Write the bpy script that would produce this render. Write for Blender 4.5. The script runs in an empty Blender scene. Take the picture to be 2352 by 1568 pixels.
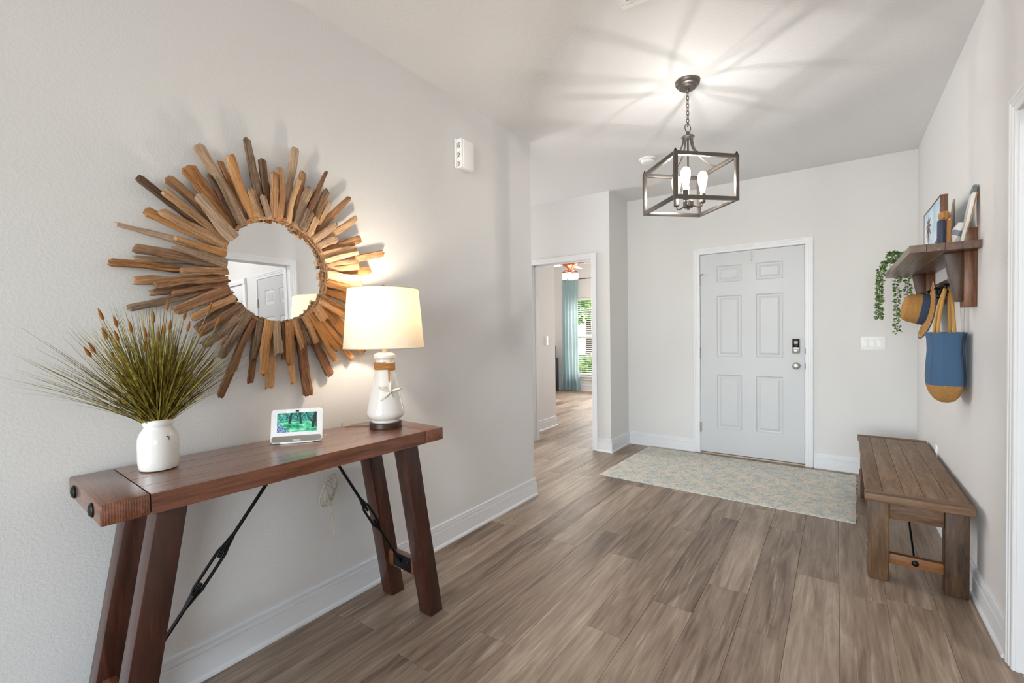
import bpy, bmesh, math, random
from mathutils import Vector, Matrix

scene = bpy.context.scene
C = scene.collection
PI = math.pi

# ------------------------------------------------------------------ camera
F_PX, YAW, PITCH, ROLL = 1053.29, 0.6164, -0.0191, -0.0131
CAM = Vector((1.9393, -3.0105, 1.2761))
fw = Vector((-math.sin(YAW) * math.cos(PITCH), math.cos(YAW) * math.cos(PITCH), math.sin(PITCH)))
rt = Vector((math.cos(YAW), math.sin(YAW), 0.0))
up = rt.cross(fw)
rt, up = (math.cos(ROLL) * rt + math.sin(ROLL) * up), (-math.sin(ROLL) * rt + math.cos(ROLL) * up)
cd = bpy.data.cameras.new('camera')
cam = bpy.data.objects.new('camera', cd)
C.objects.link(cam)
cd.sensor_fit = 'HORIZONTAL'
cd.sensor_width = 36.0
cd.lens = 36.0 * F_PX / 2352.0
cd.clip_start = 0.02
M = Matrix((rt, up, -fw)).transposed().to_4x4()
M.translation = CAM
cam.matrix_world = M
scene.camera = cam

# ------------------------------------------------------------------ sky, sun, assumed daylight, added fill, exposure
world = bpy.data.worlds.new('sky')
scene.world = world
world.use_nodes = True
wn = world.node_tree.nodes
sky = wn.new('ShaderNodeTexSky')
sky.sky_type = 'NISHITA'
sky.sun_disc = False
sky.sun_elevation = math.radians(40)
sky.sun_rotation = math.radians(-20)
world.node_tree.links.new(sky.outputs[0], wn['Background'].inputs[0])
wn['Background'].inputs[1].default_value = 1.0


def lamp(name, kind, loc, power, color=(1, 1, 1), **kw):
    d = bpy.data.lights.new(name, kind)
    d.energy = power
    d.color = color
    for k, v in kw.items():
        if k != 'rot':
            setattr(d, k, v)
    o = bpy.data.objects.new(name, d)
    C.objects.link(o)
    o.location = loc
    if 'rot' in kw:
        o.rotation_euler = kw['rot']
    return o


# sun outside, shining through the bedroom window
lamp('sun', 'SUN', (0, 12, 8), 7.0, (1.0, 0.93, 0.84), angle=0.02, rot=(math.radians(-52), 0, math.radians(-16)))
# assumed daylight entering the great room behind the photographer through wide unseen windows
lamp('assumed_daylight_great_room', 'AREA', (1.4, -8.85, 1.45), 355, (0.92, 0.965, 1.0), shape='RECTANGLE', size=5.2, size_y=2.3, rot=(math.radians(90), 0, 0))

# added fill light, out of view at the side hall's far end; no window
lamp('fill_side_hall', 'AREA', (-4.45, 0.75, 1.35), 92, (0.96, 0.98, 1.0), shape='RECTANGLE', size=1.1, size_y=1.6, rot=(math.radians(90), 0, math.radians(-90)))
# added area light before the solid bedroom wall, hidden from view; no window there
lamp('fill_bedroom', 'AREA', (-0.95, 5.88, 1.25), 75, (1.0, 0.985, 0.96), shape='RECTANGLE', size=1.1, size_y=1.7, rot=(math.radians(-90), 0, 0))

scene.view_settings.view_transform = 'Standard'
scene.view_settings.look = 'None'
scene.view_settings.gamma = 1.0
scene.view_settings.use_curve_mapping = False
scene.view_settings.exposure = 0.06

# ------------------------------------------------------------------ materials


def srgb(r, g, b):
    def f(c):
        c /= 255.0
        return c / 12.92 if c <= 0.04045 else ((c + 0.055) / 1.055) ** 2.4
    return (f(r), f(g), f(b), 1.0)


class Nt:
    """small node-tree builder"""

    def __init__(self, name):
        self.m = bpy.data.materials.new(name)
        self.m.use_nodes = True
        self.t = self.m.node_tree
        self.b = self.t.nodes['Principled BSDF']

    def n(self, kind, **kw):
        nd = self.t.nodes.new('ShaderNode' + kind)
        for k, v in kw.items():
            if k.startswith('i_'):
                key = k[2:]
                key = int(key) if key.isdigit() else key.replace('_', ' ')
                nd.inputs[key].default_value = v
            else:
                setattr(nd, k, v)
        return nd

    def l(self, a, b):
        self.t.links.new(a, b)

    def math(self, op, a, b=None, c=None):
        nd = self.n('Math', operation=op)
        for i, x in enumerate((a, b, c)):
            if x is None:
                continue
            if isinstance(x, (int, float)):
                nd.inputs[i].default_value = x
            else:
                self.l(x, nd.inputs[i])
        return nd.outputs[0]

    def ramp(self, fac, stops):
        nd = self.n('ValToRGB')
        e = nd.color_ramp.elements
        while len(e) < len(stops):
            e.new(0.5)
        for el, (p, c) in zip(e, stops):
            el.position = p
            el.color = c
        self.l(fac, nd.inputs[0])
        return nd.outputs[0]

    def mix(self, fac, a, b, mode='MIX'):
        nd = self.n('Mix', data_type='RGBA', blend_type=mode)
        for s, x in ((0, fac), (6, a), (7, b)):
            if isinstance(x, (int, float)):
                nd.inputs[s].default_value = x
            elif isinstance(x, tuple):
                nd.inputs[s].default_value = x
            else:
                self.l(x, nd.inputs[s])
        return nd.outputs[2]

    def bump(self, h, strength=0.3, dist=0.005):
        nd = self.n('Bump')
        nd.inputs['Strength'].default_value = strength
        nd.inputs['Distance'].default_value = dist
        self.l(h, nd.inputs['Height'])
        self.l(nd.outputs[0], self.b.inputs['Normal'])

    def set(self, **kw):
        for k, v in kw.items():
            self.b.inputs[k.replace('_', ' ')].default_value = v
        return self


def plain(name, col, rough=0.5, metal=0.0, bump=0.0, bscale=200.0, **kw):
    t = Nt(name)
    t.set(Base_Color=srgb(*col), Roughness=rough, Metallic=metal, **kw)
    tc = t.n('TexCoord')
    nz = t.n('TexNoise', i_Scale=bscale, i_Detail=3.0)
    t.l(tc.outputs['Object'], nz.inputs['Vector'])
    # slight natural tone variation
    c = t.mix(0.06, srgb(*col), nz.outputs['Color'], 'SOFT_LIGHT')
    t.l(c, t.b.inputs['Base Color'])
    if bump:
        t.bump(nz.outputs['Fac'], bump, 0.002)
    return t.m


def wall_mat(name, col, scale=70.0, strength=0.25, dist=0.004):
    t = Nt(name)
    t.set(Base_Color=srgb(*col), Roughness=0.6)
    tc = t.n('TexCoord')
    n1 = t.n('TexNoise', i_Scale=scale, i_Detail=2.0, i_Roughness=0.5)
    n2 = t.n('TexNoise', i_Scale=scale * 2.7, i_Detail=2.0)
    t.l(tc.outputs['Object'], n1.inputs['Vector'])
    t.l(tc.outputs['Object'], n2.inputs['Vector'])
    s = t.math('ADD', t.math('MULTIPLY', n1.outputs['Fac'], 0.7), t.math('MULTIPLY', n2.outputs['Fac'], 0.3))
    s = t.ramp(s, [(0.40, (0, 0, 0, 1)), (0.62, (1, 1, 1, 1))])
    t.bump(s, strength, dist)
    return t.m


def wood(name, stops, axis='x', scale=1.0, rough=0.45, stretch=14.0, bump=0.15, vary=0.35, coat=0.0, rings=0.0):
    """procedural timber; grain runs along the given local axis"""
    t = Nt(name)
    tc = t.n('TexCoord')
    oi = t.n('ObjectInfo')
    mp = t.n('Mapping')
    sc = {'x': (1, stretch, stretch), 'y': (stretch, 1, stretch), 'z': (stretch, stretch, 1)}[axis]
    mp.inputs['Scale'].default_value = tuple(scale * s for s in sc)
    add = t.n('VectorMath', operation='ADD')
    rnd = t.n('VectorMath', operation='SCALE')
    rnd.inputs[0].default_value = (13.1, 7.7, 9.3)
    t.l(oi.outputs['Random'], rnd.inputs['Scale'])
    t.l(tc.outputs['Object'], add.inputs[0])
    t.l(rnd.outputs[0], add.inputs[1])
    t.l(add.outputs[0], mp.inputs['Vector'])
    n1 = t.n('TexNoise', i_Scale=1.6, i_Detail=6.0, i_Roughness=0.62, i_Distortion=0.6)
    n2 = t.n('TexNoise', i_Scale=6.0, i_Detail=4.0, i_Roughness=0.7)
    t.l(mp.outputs[0], n1.inputs['Vector'])
    t.l(mp.outputs[0], n2.inputs['Vector'])
    f = t.math('ADD', t.math('MULTIPLY', n1.outputs['Fac'], 0.62), t.math('MULTIPLY', n2.outputs['Fac'], 0.38))
    if rings:
        wv = t.n('TexWave', wave_type='BANDS', bands_direction='X' if axis != 'x' else 'Y', i_Scale=rings, i_Distortion=2.0, i_Detail=1.0)
        t.l(tc.outputs['Object'], wv.inputs['Vector'])
        f = t.math('ADD', t.math('MULTIPLY', f, 0.8), t.math('MULTIPLY', wv.outputs['Fac'], 0.2))
    f = t.math('ADD', f, t.math('MULTIPLY', t.math('SUBTRACT', oi.outputs['Random'], 0.5), vary * 0.35))
    k = len(stops)
    col = t.ramp(f, [(0.30 + 0.40 * i / (k - 1), srgb(*s)) for i, s in enumerate(stops)])
    t.l(col, t.b.inputs['Base Color'])
    t.set(Roughness=rough)
    if coat:
        t.set(Coat_Weight=coat, Coat_Roughness=0.25)
    t.bump(f, bump, 0.003)
    return t.m


MW = wall_mat('wall_paint', (226, 224, 222), 95.0, 0.14, 0.0025)
MCEIL = wall_mat('ceiling_paint', (235, 234, 233), 60.0, 0.15, 0.003)
MTRIM = plain('trim_paint', (234, 235, 237), 0.38)
MDOOR = plain('door_paint', (207, 208, 210), 0.42, bump=0.03, bscale=120)
MSUB = plain('subfloor', (148, 130, 114), 0.6)
MWHITE = plain('white_plastic', (247, 246, 244), 0.35)
MDARK = plain('dark_slot', (40, 36, 33), 0.6)
MBLACK = plain('black_iron', (24, 22, 22), 0.42, 0.6, bump=0.1)
MNICK = plain('satin_nickel', (178, 174, 168), 0.32, 0.95)
MBRONZE = plain('brushed_bronze_nickel', (108, 101, 95), 0.38, 0.8)
MCERAM = plain('glazed_ceramic', (230, 227, 222), 0.12, Coat_Weight=0.6)

# ------------------------------------------------------------------ mesh builder


class MB:
    def __init__(self):
        self.v, self.f = [], []

    def add(self, vs, fs, M=None):
        o = len(self.v)
        self.v += [(M @ Vector(p)) if M is not None else Vector(p) for p in vs]
        self.f += [tuple(i + o for i in q) for q in fs]
        return self

    def box(self, x0, x1, y0, y1, z0, z1, M=None):
        return self.add([(x0, y0, z0), (x1, y0, z0), (x1, y1, z0), (x0, y1, z0), (x0, y0, z1), (x1, y0, z1), (x1, y1, z1), (x0, y1, z1)],
                        [(0, 3, 2, 1), (4, 5, 6, 7), (0, 1, 5, 4), (1, 2, 6, 5), (2, 3, 7, 6), (3, 0, 4, 7)], M)

    def hexa(self, bottom, top):
        return self.add(list(bottom) + list(top), [(0, 3, 2, 1), (4, 5, 6, 7), (0, 1, 5, 4), (1, 2, 6, 5), (2, 3, 7, 6), (3, 0, 4, 7)])

    def prism(self, poly, a, b, axis='y', M=None):
        """polygon (2D) extruded between a and b along axis; poly in the other two axes in order"""
        def P(u, w, t):
            return {'x': (t, u, w), 'y': (u, t, w), 'z': (u, w, t)}[axis]
        n = len(poly)
        vs = [P(u, w, a) for u, w in poly] + [P(u, w, b) for u, w in poly]
        fs = [tuple(range(n - 1, -1, -1)), tuple(range(n, 2 * n))] + [(i, (i + 1) % n, n + (i + 1) % n, n + i) for i in range(n)]
        return self.add(vs, fs, M)

    def lathe(self, prof, n=32, M=None, close=True, sx=1.0, sy=1.0):
        vs, fs = [], []
        for r, z in prof:
            for k in range(n):
                a = 2 * PI * k / n
                vs.append((r * math.cos(a) * sx, r * math.sin(a) * sy, z))
        m = len(prof)
        for i in range(m - 1):
            for k in range(n):
                fs.append((i * n + k, i * n + (k + 1) % n, (i + 1) * n + (k + 1) % n, (i + 1) * n + k))
        if close:
            if prof[0][0] > 1e-6:
                fs.append(tuple(range(n - 1, -1, -1)))
            if prof[-1][0] > 1e-6:
                fs.append(tuple(range((m - 1) * n, m * n)))
        return self.add(vs, fs, M)

    def tube(self, pts, r, n=8, caps=True, closed=False, flat=None):
        """tube along a polyline; r scalar or list; flat=(sx, sy) squashes the section"""
        pts = [Vector(p) for p in pts]
        m = len(pts)
        rs = r if isinstance(r, (list, tuple)) else [r] * m
        t0 = (pts[1] - pts[0]).normalized()
        ref = Vector((0, 0, 1)) if abs(t0.z) < 0.9 else Vector((1, 0, 0))
        nrm = (ref - t0 * ref.dot(t0)).normalized()
        vs, fs = [], []
        for i, p in enumerate(pts):
            if closed:
                t = (pts[(i + 1) % m] - pts[i - 1]).normalized()
            else:
                t = (pts[min(i + 1, m - 1)] - pts[max(i - 1, 0)]).normalized()
            nrm = (nrm - t * nrm.dot(t)).normalized()
            bi = t.cross(nrm)
            for k in range(n):
                a = 2 * PI * k / n
                sx, sy = flat if flat else (1, 1)
                vs.append(p + (nrm * math.cos(a) * sx + bi * math.sin(a) * sy) * rs[i])
        for i in range(m if closed else m - 1):
            j = (i + 1) % m
            for k in range(n):
                fs.append((i * n + k, i * n + (k + 1) % n, j * n + (k + 1) % n, j * n + k))
        if caps and not closed:
            fs.append(tuple(range(n - 1, -1, -1)))
            fs.append(tuple(range((m - 1) * n, m * n)))
        return self.add(vs, fs)

    def cyl(self, p0, p1, r, n=16, r1=None):
        return self.tube([p0, p1], [r, r if r1 is None else r1], n)

    def ball(self, c, r, n=16, m=10, sc=(1, 1, 1)):
        prof = [(math.sin(PI * i / m), -math.cos(PI * i / m)) for i in range(m + 1)]
        prof[0] = (0.0001, -1)
        prof[-1] = (0.0001, 1)
        return self.lathe(prof, n, Matrix.Translation(Vector(c)) @ Matrix.Diagonal((r * sc[0], r * sc[1], r * sc[2], 1)))

    def sweep(self, prof, pts, nrm, closed=False):
        """profile (a along side = nrm x tangent, b along nrm) swept with mitres along a planar polyline"""
        pts = [Vector(p) for p in pts]
        N = Vector(nrm)
        m, k = len(pts), len(prof)
        vs, fs = [], []
        for i, p in enumerate(pts):
            if i == 0:
                s = N.cross((pts[1] - p).normalized())
            elif i == m - 1:
                s = N.cross((p - pts[i - 1]).normalized())
            else:
                s0 = N.cross((p - pts[i - 1]).normalized())
                s1 = N.cross((pts[i + 1] - p).normalized())
                h = (s0 + s1).normalized()
                s = h / max(0.2, h.dot(s0))
            for a, b in prof:
                vs.append(p + s * a + N * b)
        for i in range(m - 1):
            for j in range(k):
                fs.append((i * k + j, i * k + (j + 1) % k, (i + 1) * k + (j + 1) % k, (i + 1) * k + j))
        fs.append(tuple(range(k - 1, -1, -1)))
        fs.append(tuple(range((m - 1) * k, m * k)))
        return self.add(vs, fs)

    def mesh(self, name, bevel=0.0, seg=2, smooth=True, ang=35):
        me = bpy.data.meshes.new(name)
        me.from_pydata(self.v, [], self.f)
        bm = bmesh.new()
        bm.from_mesh(me)
        bmesh.ops.recalc_face_normals(bm, faces=bm.faces)
        if bevel:
            ed = [e for e in bm.edges if len(e.link_faces) == 2 and e.calc_face_angle() > 0.5]
            bmesh.ops.bevel(bm, geom=ed, offset=bevel, segments=seg, profile=0.5, affect='EDGES', clamp_overlap=True)
        bm.to_mesh(me)
        bm.free()
        if smooth:
            me.polygons.foreach_set('use_smooth', [True] * len(me.polygons))
            me.set_sharp_from_angle(angle=math.radians(ang))
        return me

    def build(self, name, mat, parent=None, bevel=0.0, M=None, seg=2, smooth=True, ang=35):
        me = self.mesh(name, bevel, seg, smooth, ang)
        me.materials.append(mat)
        return link(name, me, parent, M)


def link(name, me, parent=None, M=None):
    o = bpy.data.objects.new(name, me)
    C.objects.link(o)
    if parent is not None:
        o.parent = parent
    if M is not None:
        o.matrix_basis = M
    return o


def tag(o, label, cat=None, group=None, kind=None):
    o['label'] = label
    if cat:
        o['category'] = cat
    if group:
        o['group'] = group
    if kind:
        o['kind'] = kind
    return o


def thing(name, label, cat, loc=(0, 0, 0), rotz=0.0, group=None, kind=None):
    o = bpy.data.objects.new(name, None)
    C.objects.link(o)
    o.empty_display_size = 0.1
    o.location = loc
    o.rotation_euler = (0, 0, rotz)
    return tag(o, label, cat, group, kind)


def struct(o, label):
    o['kind'] = 'structure'
    o['label'] = label
    return o


def T(x, y, z):
    return Matrix.Translation((x, y, z))


def RX(a):
    return Matrix.Rotation(a, 4, 'X')


def RY(a):
    return Matrix.Rotation(a, 4, 'Y')


def RZ(a):
    return Matrix.Rotation(a, 4, 'Z')


def bez(p0, p1, p2, p3, n=10):
    p0, p1, p2, p3 = map(Vector, (p0, p1, p2, p3))
    out = []
    for i in range(n + 1):
        t = i / n
        out.append(p0 * (1 - t) ** 3 + p1 * 3 * t * (1 - t) ** 2 + p2 * 3 * t * t * (1 - t) + p3 * t ** 3)
    return out


# ------------------------------------------------------------------ room dimensions
H = 2.741          # ceiling
XR = 2.481         # right wall face
YS = 1.508         # face of the wall with the bedroom opening
YW = 2.015         # front door wall face
YB = -3.7          # where the hallway opens into the great room
YWIN = 5.95        # bedroom window wall face
WT = 0.12
HEAD = 2.056       # clear height of cased openings

# ------------------------------------------------------------------ shell
def wall(name, boxes, label, mat=None):
    m = MB()
    for b in boxes:
        m.box(*b)
    return struct(m.build(name, mat or MW, smooth=False), label)


floor = struct(MB().box(-4.8, 7.2, -9.3, 6.2, -0.12, -0.006).build('floor', MSUB, smooth=False), 'brown wood-look plank floor of the hallway and bedroom')
struct(MB().box(-4.8, 7.2, -9.3, 6.2, H, H + 0.12).build('ceiling', MCEIL, smooth=False), 'flat off-white textured ceiling')
wall('wall_left', [(-WT, 0, YB, 0, 0, H)], 'long pale greige wall carrying the driftwood mirror')
wall('wall_side_hall', [(-4.5, -WT, -WT, 0, 0, H), (-4.62, -4.5, -WT, YS + WT, 0, H)], 'pale wall closing the side hall behind the corner')
wall('wall_bedroom_side', [(-4.5, -0.975, YS, YS + WT, 0, H), (-0.195, -0.0, YS, YS + WT, 0, H), (-0.975, -0.195, YS, YS + WT, HEAD + 0.015, H), (-WT, 0, YS + WT, YWIN, 0, H)], 'pale wall with the open cased doorway to the bedroom')
wall('wall_front', [(0, 0.765, YW, YW + WT, 0, H), (1.713, 7.2, YW, YW + WT, 0, H), (0.765, 1.713, YW, YW + WT, 2.068, H)], 'pale greige wall holding the white front door')
wall('wall_right', [(XR, XR + WT, YB, -1.505, 0, H), (XR, XR + WT, -0.565, YW, 0, H), (XR, XR + WT, -1.505, -0.565, HEAD + 0.017, H)], 'pale greige wall holding the coat shelf')
wall('wall_passage', [(-1.31, -1.19, YS + WT, 2.42, 0, H), (-4.6, -1.31, 2.30, 2.42, 0, H), (-4.72, -4.6, 2.30, YWIN + 0.15, 0, H)], 'short pale wall inside the bedroom doorway')
WX0, WX1, WZ0, WZ1 = -2.86, -1.72, 0.33, 2.01
wall('wall_window', [(-4.72, WX0, YWIN, YWIN + 0.15, 0, H), (WX1, 0, YWIN, YWIN + 0.15, 0, H), (WX0, WX1, YWIN, YWIN + 0.15, 0, WZ0), (WX0, WX1, YWIN, YWIN + 0.15, WZ1, H)], 'bedroom wall around the blind-covered window')
MY0 = -0.36        # north wall of the mudroom seen in the mirror
wall('wall_mudroom', [(XR + WT, 5.3, MY0, MY0 + WT, 0, H), (5.3, 5.42, -2.6, MY0 + WT, 0, H), (XR + WT, 5.42, -2.72, -2.6, 0, H)], 'pale walls of the mudroom seen in the mirror')
wall('wall_great_room', [(-3.6, -WT, YB, YB + WT, 0, H), (-3.72, -3.6, -9.1, YB + WT, 0, H), (-3.72, -1.3, -9.1, -8.95, 0, H), (4.1, 6.5, -9.1, -8.95, 0, H), (-1.3, 4.1, -9.1, -8.95, 0, 0.25), (-1.3, 4.1, -9.1, -8.95, 2.65, H),
                         (6.4, 6.52, -9.1, -7.65, 0, H), (6.4, 6.52, -4.95, -3.0, 0, H), (6.4, 6.52, -7.65, -4.95, 0, 0.45), (6.4, 6.52, -7.65, -4.95, 2.55, H), (XR + WT, 6.52, YB, YB + WT, 0, H)], 'walls of the great room behind the photographer')

# ---- plank floor: every board its own piece
def plank_mat():
    t = Nt('vinyl_plank')
    tc = t.n('TexCoord')
    oi = t.n('ObjectInfo')
    sc = t.n('VectorMath', operation='SCALE')
    sc.inputs[0].default_value = (31.0, 57.0, 0.0)
    t.l(oi.outputs['Random'], sc.inputs['Scale'])
    ad = t.n('VectorMath', operation='ADD')
    t.l(tc.outputs['Object'], ad.inputs[0])
    t.l(sc.outputs[0], ad.inputs[1])
    m1 = t.n('Mapping')
    m1.inputs['Scale'].default_value = (9, 0.9, 1)
    m2 = t.n('Mapping')
    m2.inputs['Scale'].default_value = (70, 3.0, 1)
    t.l(ad.outputs[0], m1.inputs['Vector'])
    t.l(ad.outputs[0], m2.inputs['Vector'])
    n1 = t.n('TexNoise', i_Scale=1.5, i_Detail=5.0, i_Roughness=0.6, i_Distortion=1.2)
    n2 = t.n('TexNoise', i_Scale=1.0, i_Detail=4.0, i_Roughness=0.65, i_Distortion=0.5)
    n3 = t.n('TexNoise', i_Scale=1.1, i_Detail=3.0, i_Distortion=0.8)
    t.l(m1.outputs[0], n1.inputs['Vector'])
    t.l(m2.outputs[0], n2.inputs['Vector'])
    t.l(m1.outputs[0], n3.inputs['Vector'])
    f = t.math('ADD', t.math('MULTIPLY', n1.outputs['Fac'], 0.6), t.math('MULTIPLY', n2.outputs['Fac'], 0.4))
    f = t.math('ADD', f, t.math('MULTIPLY', t.math('SUBTRACT', oi.outputs['Random'], 0.5), 0.16))
    col = t.ramp(f, [(0.30, srgb(92, 74, 60)), (0.43, srgb(132, 112, 96)), (0.55, srgb(156, 137, 120)), (0.70, srgb(186, 168, 152))])
    # pale worn streaks
    st = t.ramp(t.math('MULTIPLY', n2.outputs['Fac'], n3.outputs['Fac']), [(0.34, (0, 0, 0, 1)), (0.46, (1, 1, 1, 1))])
    col = t.mix(t.math('MULTIPLY', st, 0.55), col, srgb(206, 190, 174))
    t.l(col, t.b.inputs['Base Color'])
    t.l(t.ramp(n2.outputs['Fac'], [(0.2, (0.34, 0.34, 0.34, 1)), (0.8, (0.5, 0.5, 0.5, 1))]), t.b.inputs['Roughness'])
    t.bump(f, 0.10, 0.002)
    return t.m


MPLANK = plank_mat()
PW, PL = 0.181, 1.22
pm = MB()
e = 0.0012
w2, l2 = PW / 2 - 0.0004, PL / 2 - 0.0004
pm.add([(-w2, -l2, -0.0055), (w2, -l2, -0.0055), (w2, l2, -0.0055), (-w2, l2, -0.0055),
        (-w2, -l2, -e), (w2, -l2, -e), (w2, l2, -e), (-w2, l2, -e),
        (-w2 + e, -l2 + e, 0), (w2 - e, -l2 + e, 0), (w2 - e, l2 - e, 0), (-w2 + e, l2 - e, 0)],
       [(0, 3, 2, 1), (0, 1, 5, 4), (1, 2, 6, 5), (2, 3, 7, 6), (3, 0, 4, 7), (4, 5, 9, 8), (5, 6, 10, 9), (6, 7, 11, 10), (7, 4, 8, 11), (8, 9, 10, 11)])
plank_me = pm.mesh('plank', smooth=False)
plank_me.materials.append(MPLANK)
rg = random.Random(4)
nr = 0
x = -3.30
while x < 2.62:
    y = -3.62 - rg.choice((0.0, 0.31, 0.62, 0.93)) + rg.uniform(-0.05, 0.05)
    while y < 6.0:
        cx, cy = x + PW / 2, y + PL / 2
        y0, y1 = y, y + PL
        inside = False
        if cx > -0.1 and y1 > -3.0 and y0 < YW + 0.05:
            inside = True
        if -1.35 < cx <= -0.1 and y1 > 0.0:
            inside = True
        if cx <= -1.35 and y1 > 2.35:
            inside = True
        if inside and cx > 0 and y0 > YW:
            inside = False
        if inside:
            link('plank', plank_me, floor, T(cx, cy, 0))
            nr += 1
        y += PL
    x += PW

# ---- baseboards
BP = [(0.0, 0.0), (0.024, 0.0), (0.024, 0.010), (0.0205, 0.017), (0.016, 0.020), (0.016, 0.094), (0.0175, 0.0965), (0.016, 0.0985), (0.0070, 0.0995), (0.0060, 0.1050), (0.0128, 0.1075), (0.0128, 0.1205), (0.0062, 0.1225), (0.0055, 0.1265), (0.0105, 0.1285), (0.0100, 0.1345), (0.007, 0.1376), (0.0, 0.1376)]


def base(name, pts, label):
    o = MB().sweep(BP, [(a, b, 0.0) for a, b in pts], (0, 0, 1)).build(name, MTRIM, ang=25)
    return struct(o, label)


base('baseboard_left', [(-1.5, 0.0), (0.0, 0.0), (0.0, YB)], 'white moulded baseboard along the mirror wall')
base('baseboard_stub', [(0.718, YW), (0.0, YW), (0.0, YS), (-0.150, YS)], 'white moulded baseboard around the wall corner left of the front door')
base('baseboard_front', [(XR, YW), (1.770, YW)], 'white moulded baseboard right of the front door')
base('baseboard_right', [(XR, -0.507), (XR, YW)], 'white moulded baseboard behind the wooden bench')
base('baseboard_passage', [(-2.6, 2.42), (-1.19, 2.42), (-1.19, YS + WT)], 'white baseboard on the short wall inside the bedroom doorway')
base('baseboard_window', [(-0.12, YWIN), (-4.6, YWIN)], 'white baseboard below the bedroom window')
base('baseboard_mudroom', [(5.3, MY0), (3.64, MY0)], 'white baseboard in the mudroom')

# ---- casings and jambs
CP = [(0.0, 0.0), (0.0, 0.010), (0.004, 0.0125), (0.024, 0.0125), (0.027, 0.0155), (0.042, 0.0155), (0.045, 0.0185), (0.058, 0.0185), (0.060, 0.016), (0.060, 0.0)]


def casing(name, pts, nrm, label):
    return struct(MB().sweep(CP, pts[::-1], nrm).build(name, MTRIM, ang=20), label)


# side = nrm x tangent must point away from the opening
casing('trim_1', [(1.703, YW, 0), (1.703, YW, 2.058), (0.775, YW, 2.058), (0.775, YW, 0)], (0, -1, 0), 'white moulded casing around the front door')
casing('trim_2', [(-0.207, YS, 0), (-0.207, YS, HEAD), (-0.963, YS, HEAD), (-0.963, YS, 0)], (0, -1, 0), 'white moulded casing around the bedroom doorway')
casing('trim_3', [(XR, -1.493, 0), (XR, -1.493, HEAD), (XR, -0.577, HEAD), (XR, -0.577, 0)], (-1, 0, 0), 'white moulded casing of the opening at the right edge')
casing('trim_4', [(3.575, MY0, 0), (3.575, MY0, 2.06), (2.735, MY0, 2.06), (2.735, MY0, 0)], (0, -1, 0), 'white casing around the mudroom door in the mirror')


def jamb(name, label, *boxes):
    m = MB()
    for b in boxes:
        m.box(*b)
    return struct(m.build(name, MTRIM, smooth=False), label)


jamb('trim_5', 'white jamb lining the front doorway', (0.765, 0.779, YW - 0.003, YW + WT, 0, 2.068), (1.699, 1.713, YW - 0.003, YW + WT, 0, 2.068), (0.779, 1.699, YW - 0.003, YW + WT, 2.055, 2.068),
     (0.779, 0.800, YW + 0.046, YW + 0.08, 0, 2.055), (1.678, 1.699, YW + 0.046, YW + 0.08, 0, 2.055), (0.779, 1.699, YW + 0.046, YW + 0.08, 2.035, 2.055), (0.779, 1.699, YW + 0.046, YW + 0.08, 0, 0.04))
jamb('trim_6', 'white jamb lining the bedroom doorway', (-0.975, -0.960, YS - 0.002, YS + WT + 0.002, 0, HEAD), (-0.21, -0.195, YS - 0.002, YS + WT + 0.002, 0, HEAD), (-0.975, -0.195, YS - 0.002, YS + WT + 0.002, HEAD, HEAD + 0.015),
     (-0.960, -0.95, YS + 0.05, YS + 0.08, 0, HEAD), (-0.22, -0.21, YS + 0.05, YS + 0.08, 0, HEAD), (-0.960, -0.21, YS + 0.05, YS + 0.08, HEAD - 0.01, HEAD))
jamb('trim_7', 'white jamb lining the opening on the right wall', (XR - 0.002, XR + WT + 0.002, -1.505, -1.490, 0, HEAD + 0.002), (XR - 0.002, XR + WT + 0.002, -0.580, -0.565, 0, HEAD + 0.002), (XR - 0.002, XR + WT + 0.002, -1.505, -0.565, HEAD + 0.002, HEAD + 0.017),
     (XR + 0.05, XR + 0.08, -0.59, -0.58, 0, HEAD))
struct(MB().box(0.779, 1.699, YW - 0.010, YW + 0.05, 0, 0.014).build('trim_8', plain('threshold_tan', (196, 178, 158), 0.5), bevel=0.003), 'tan threshold strip under the front door')

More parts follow.
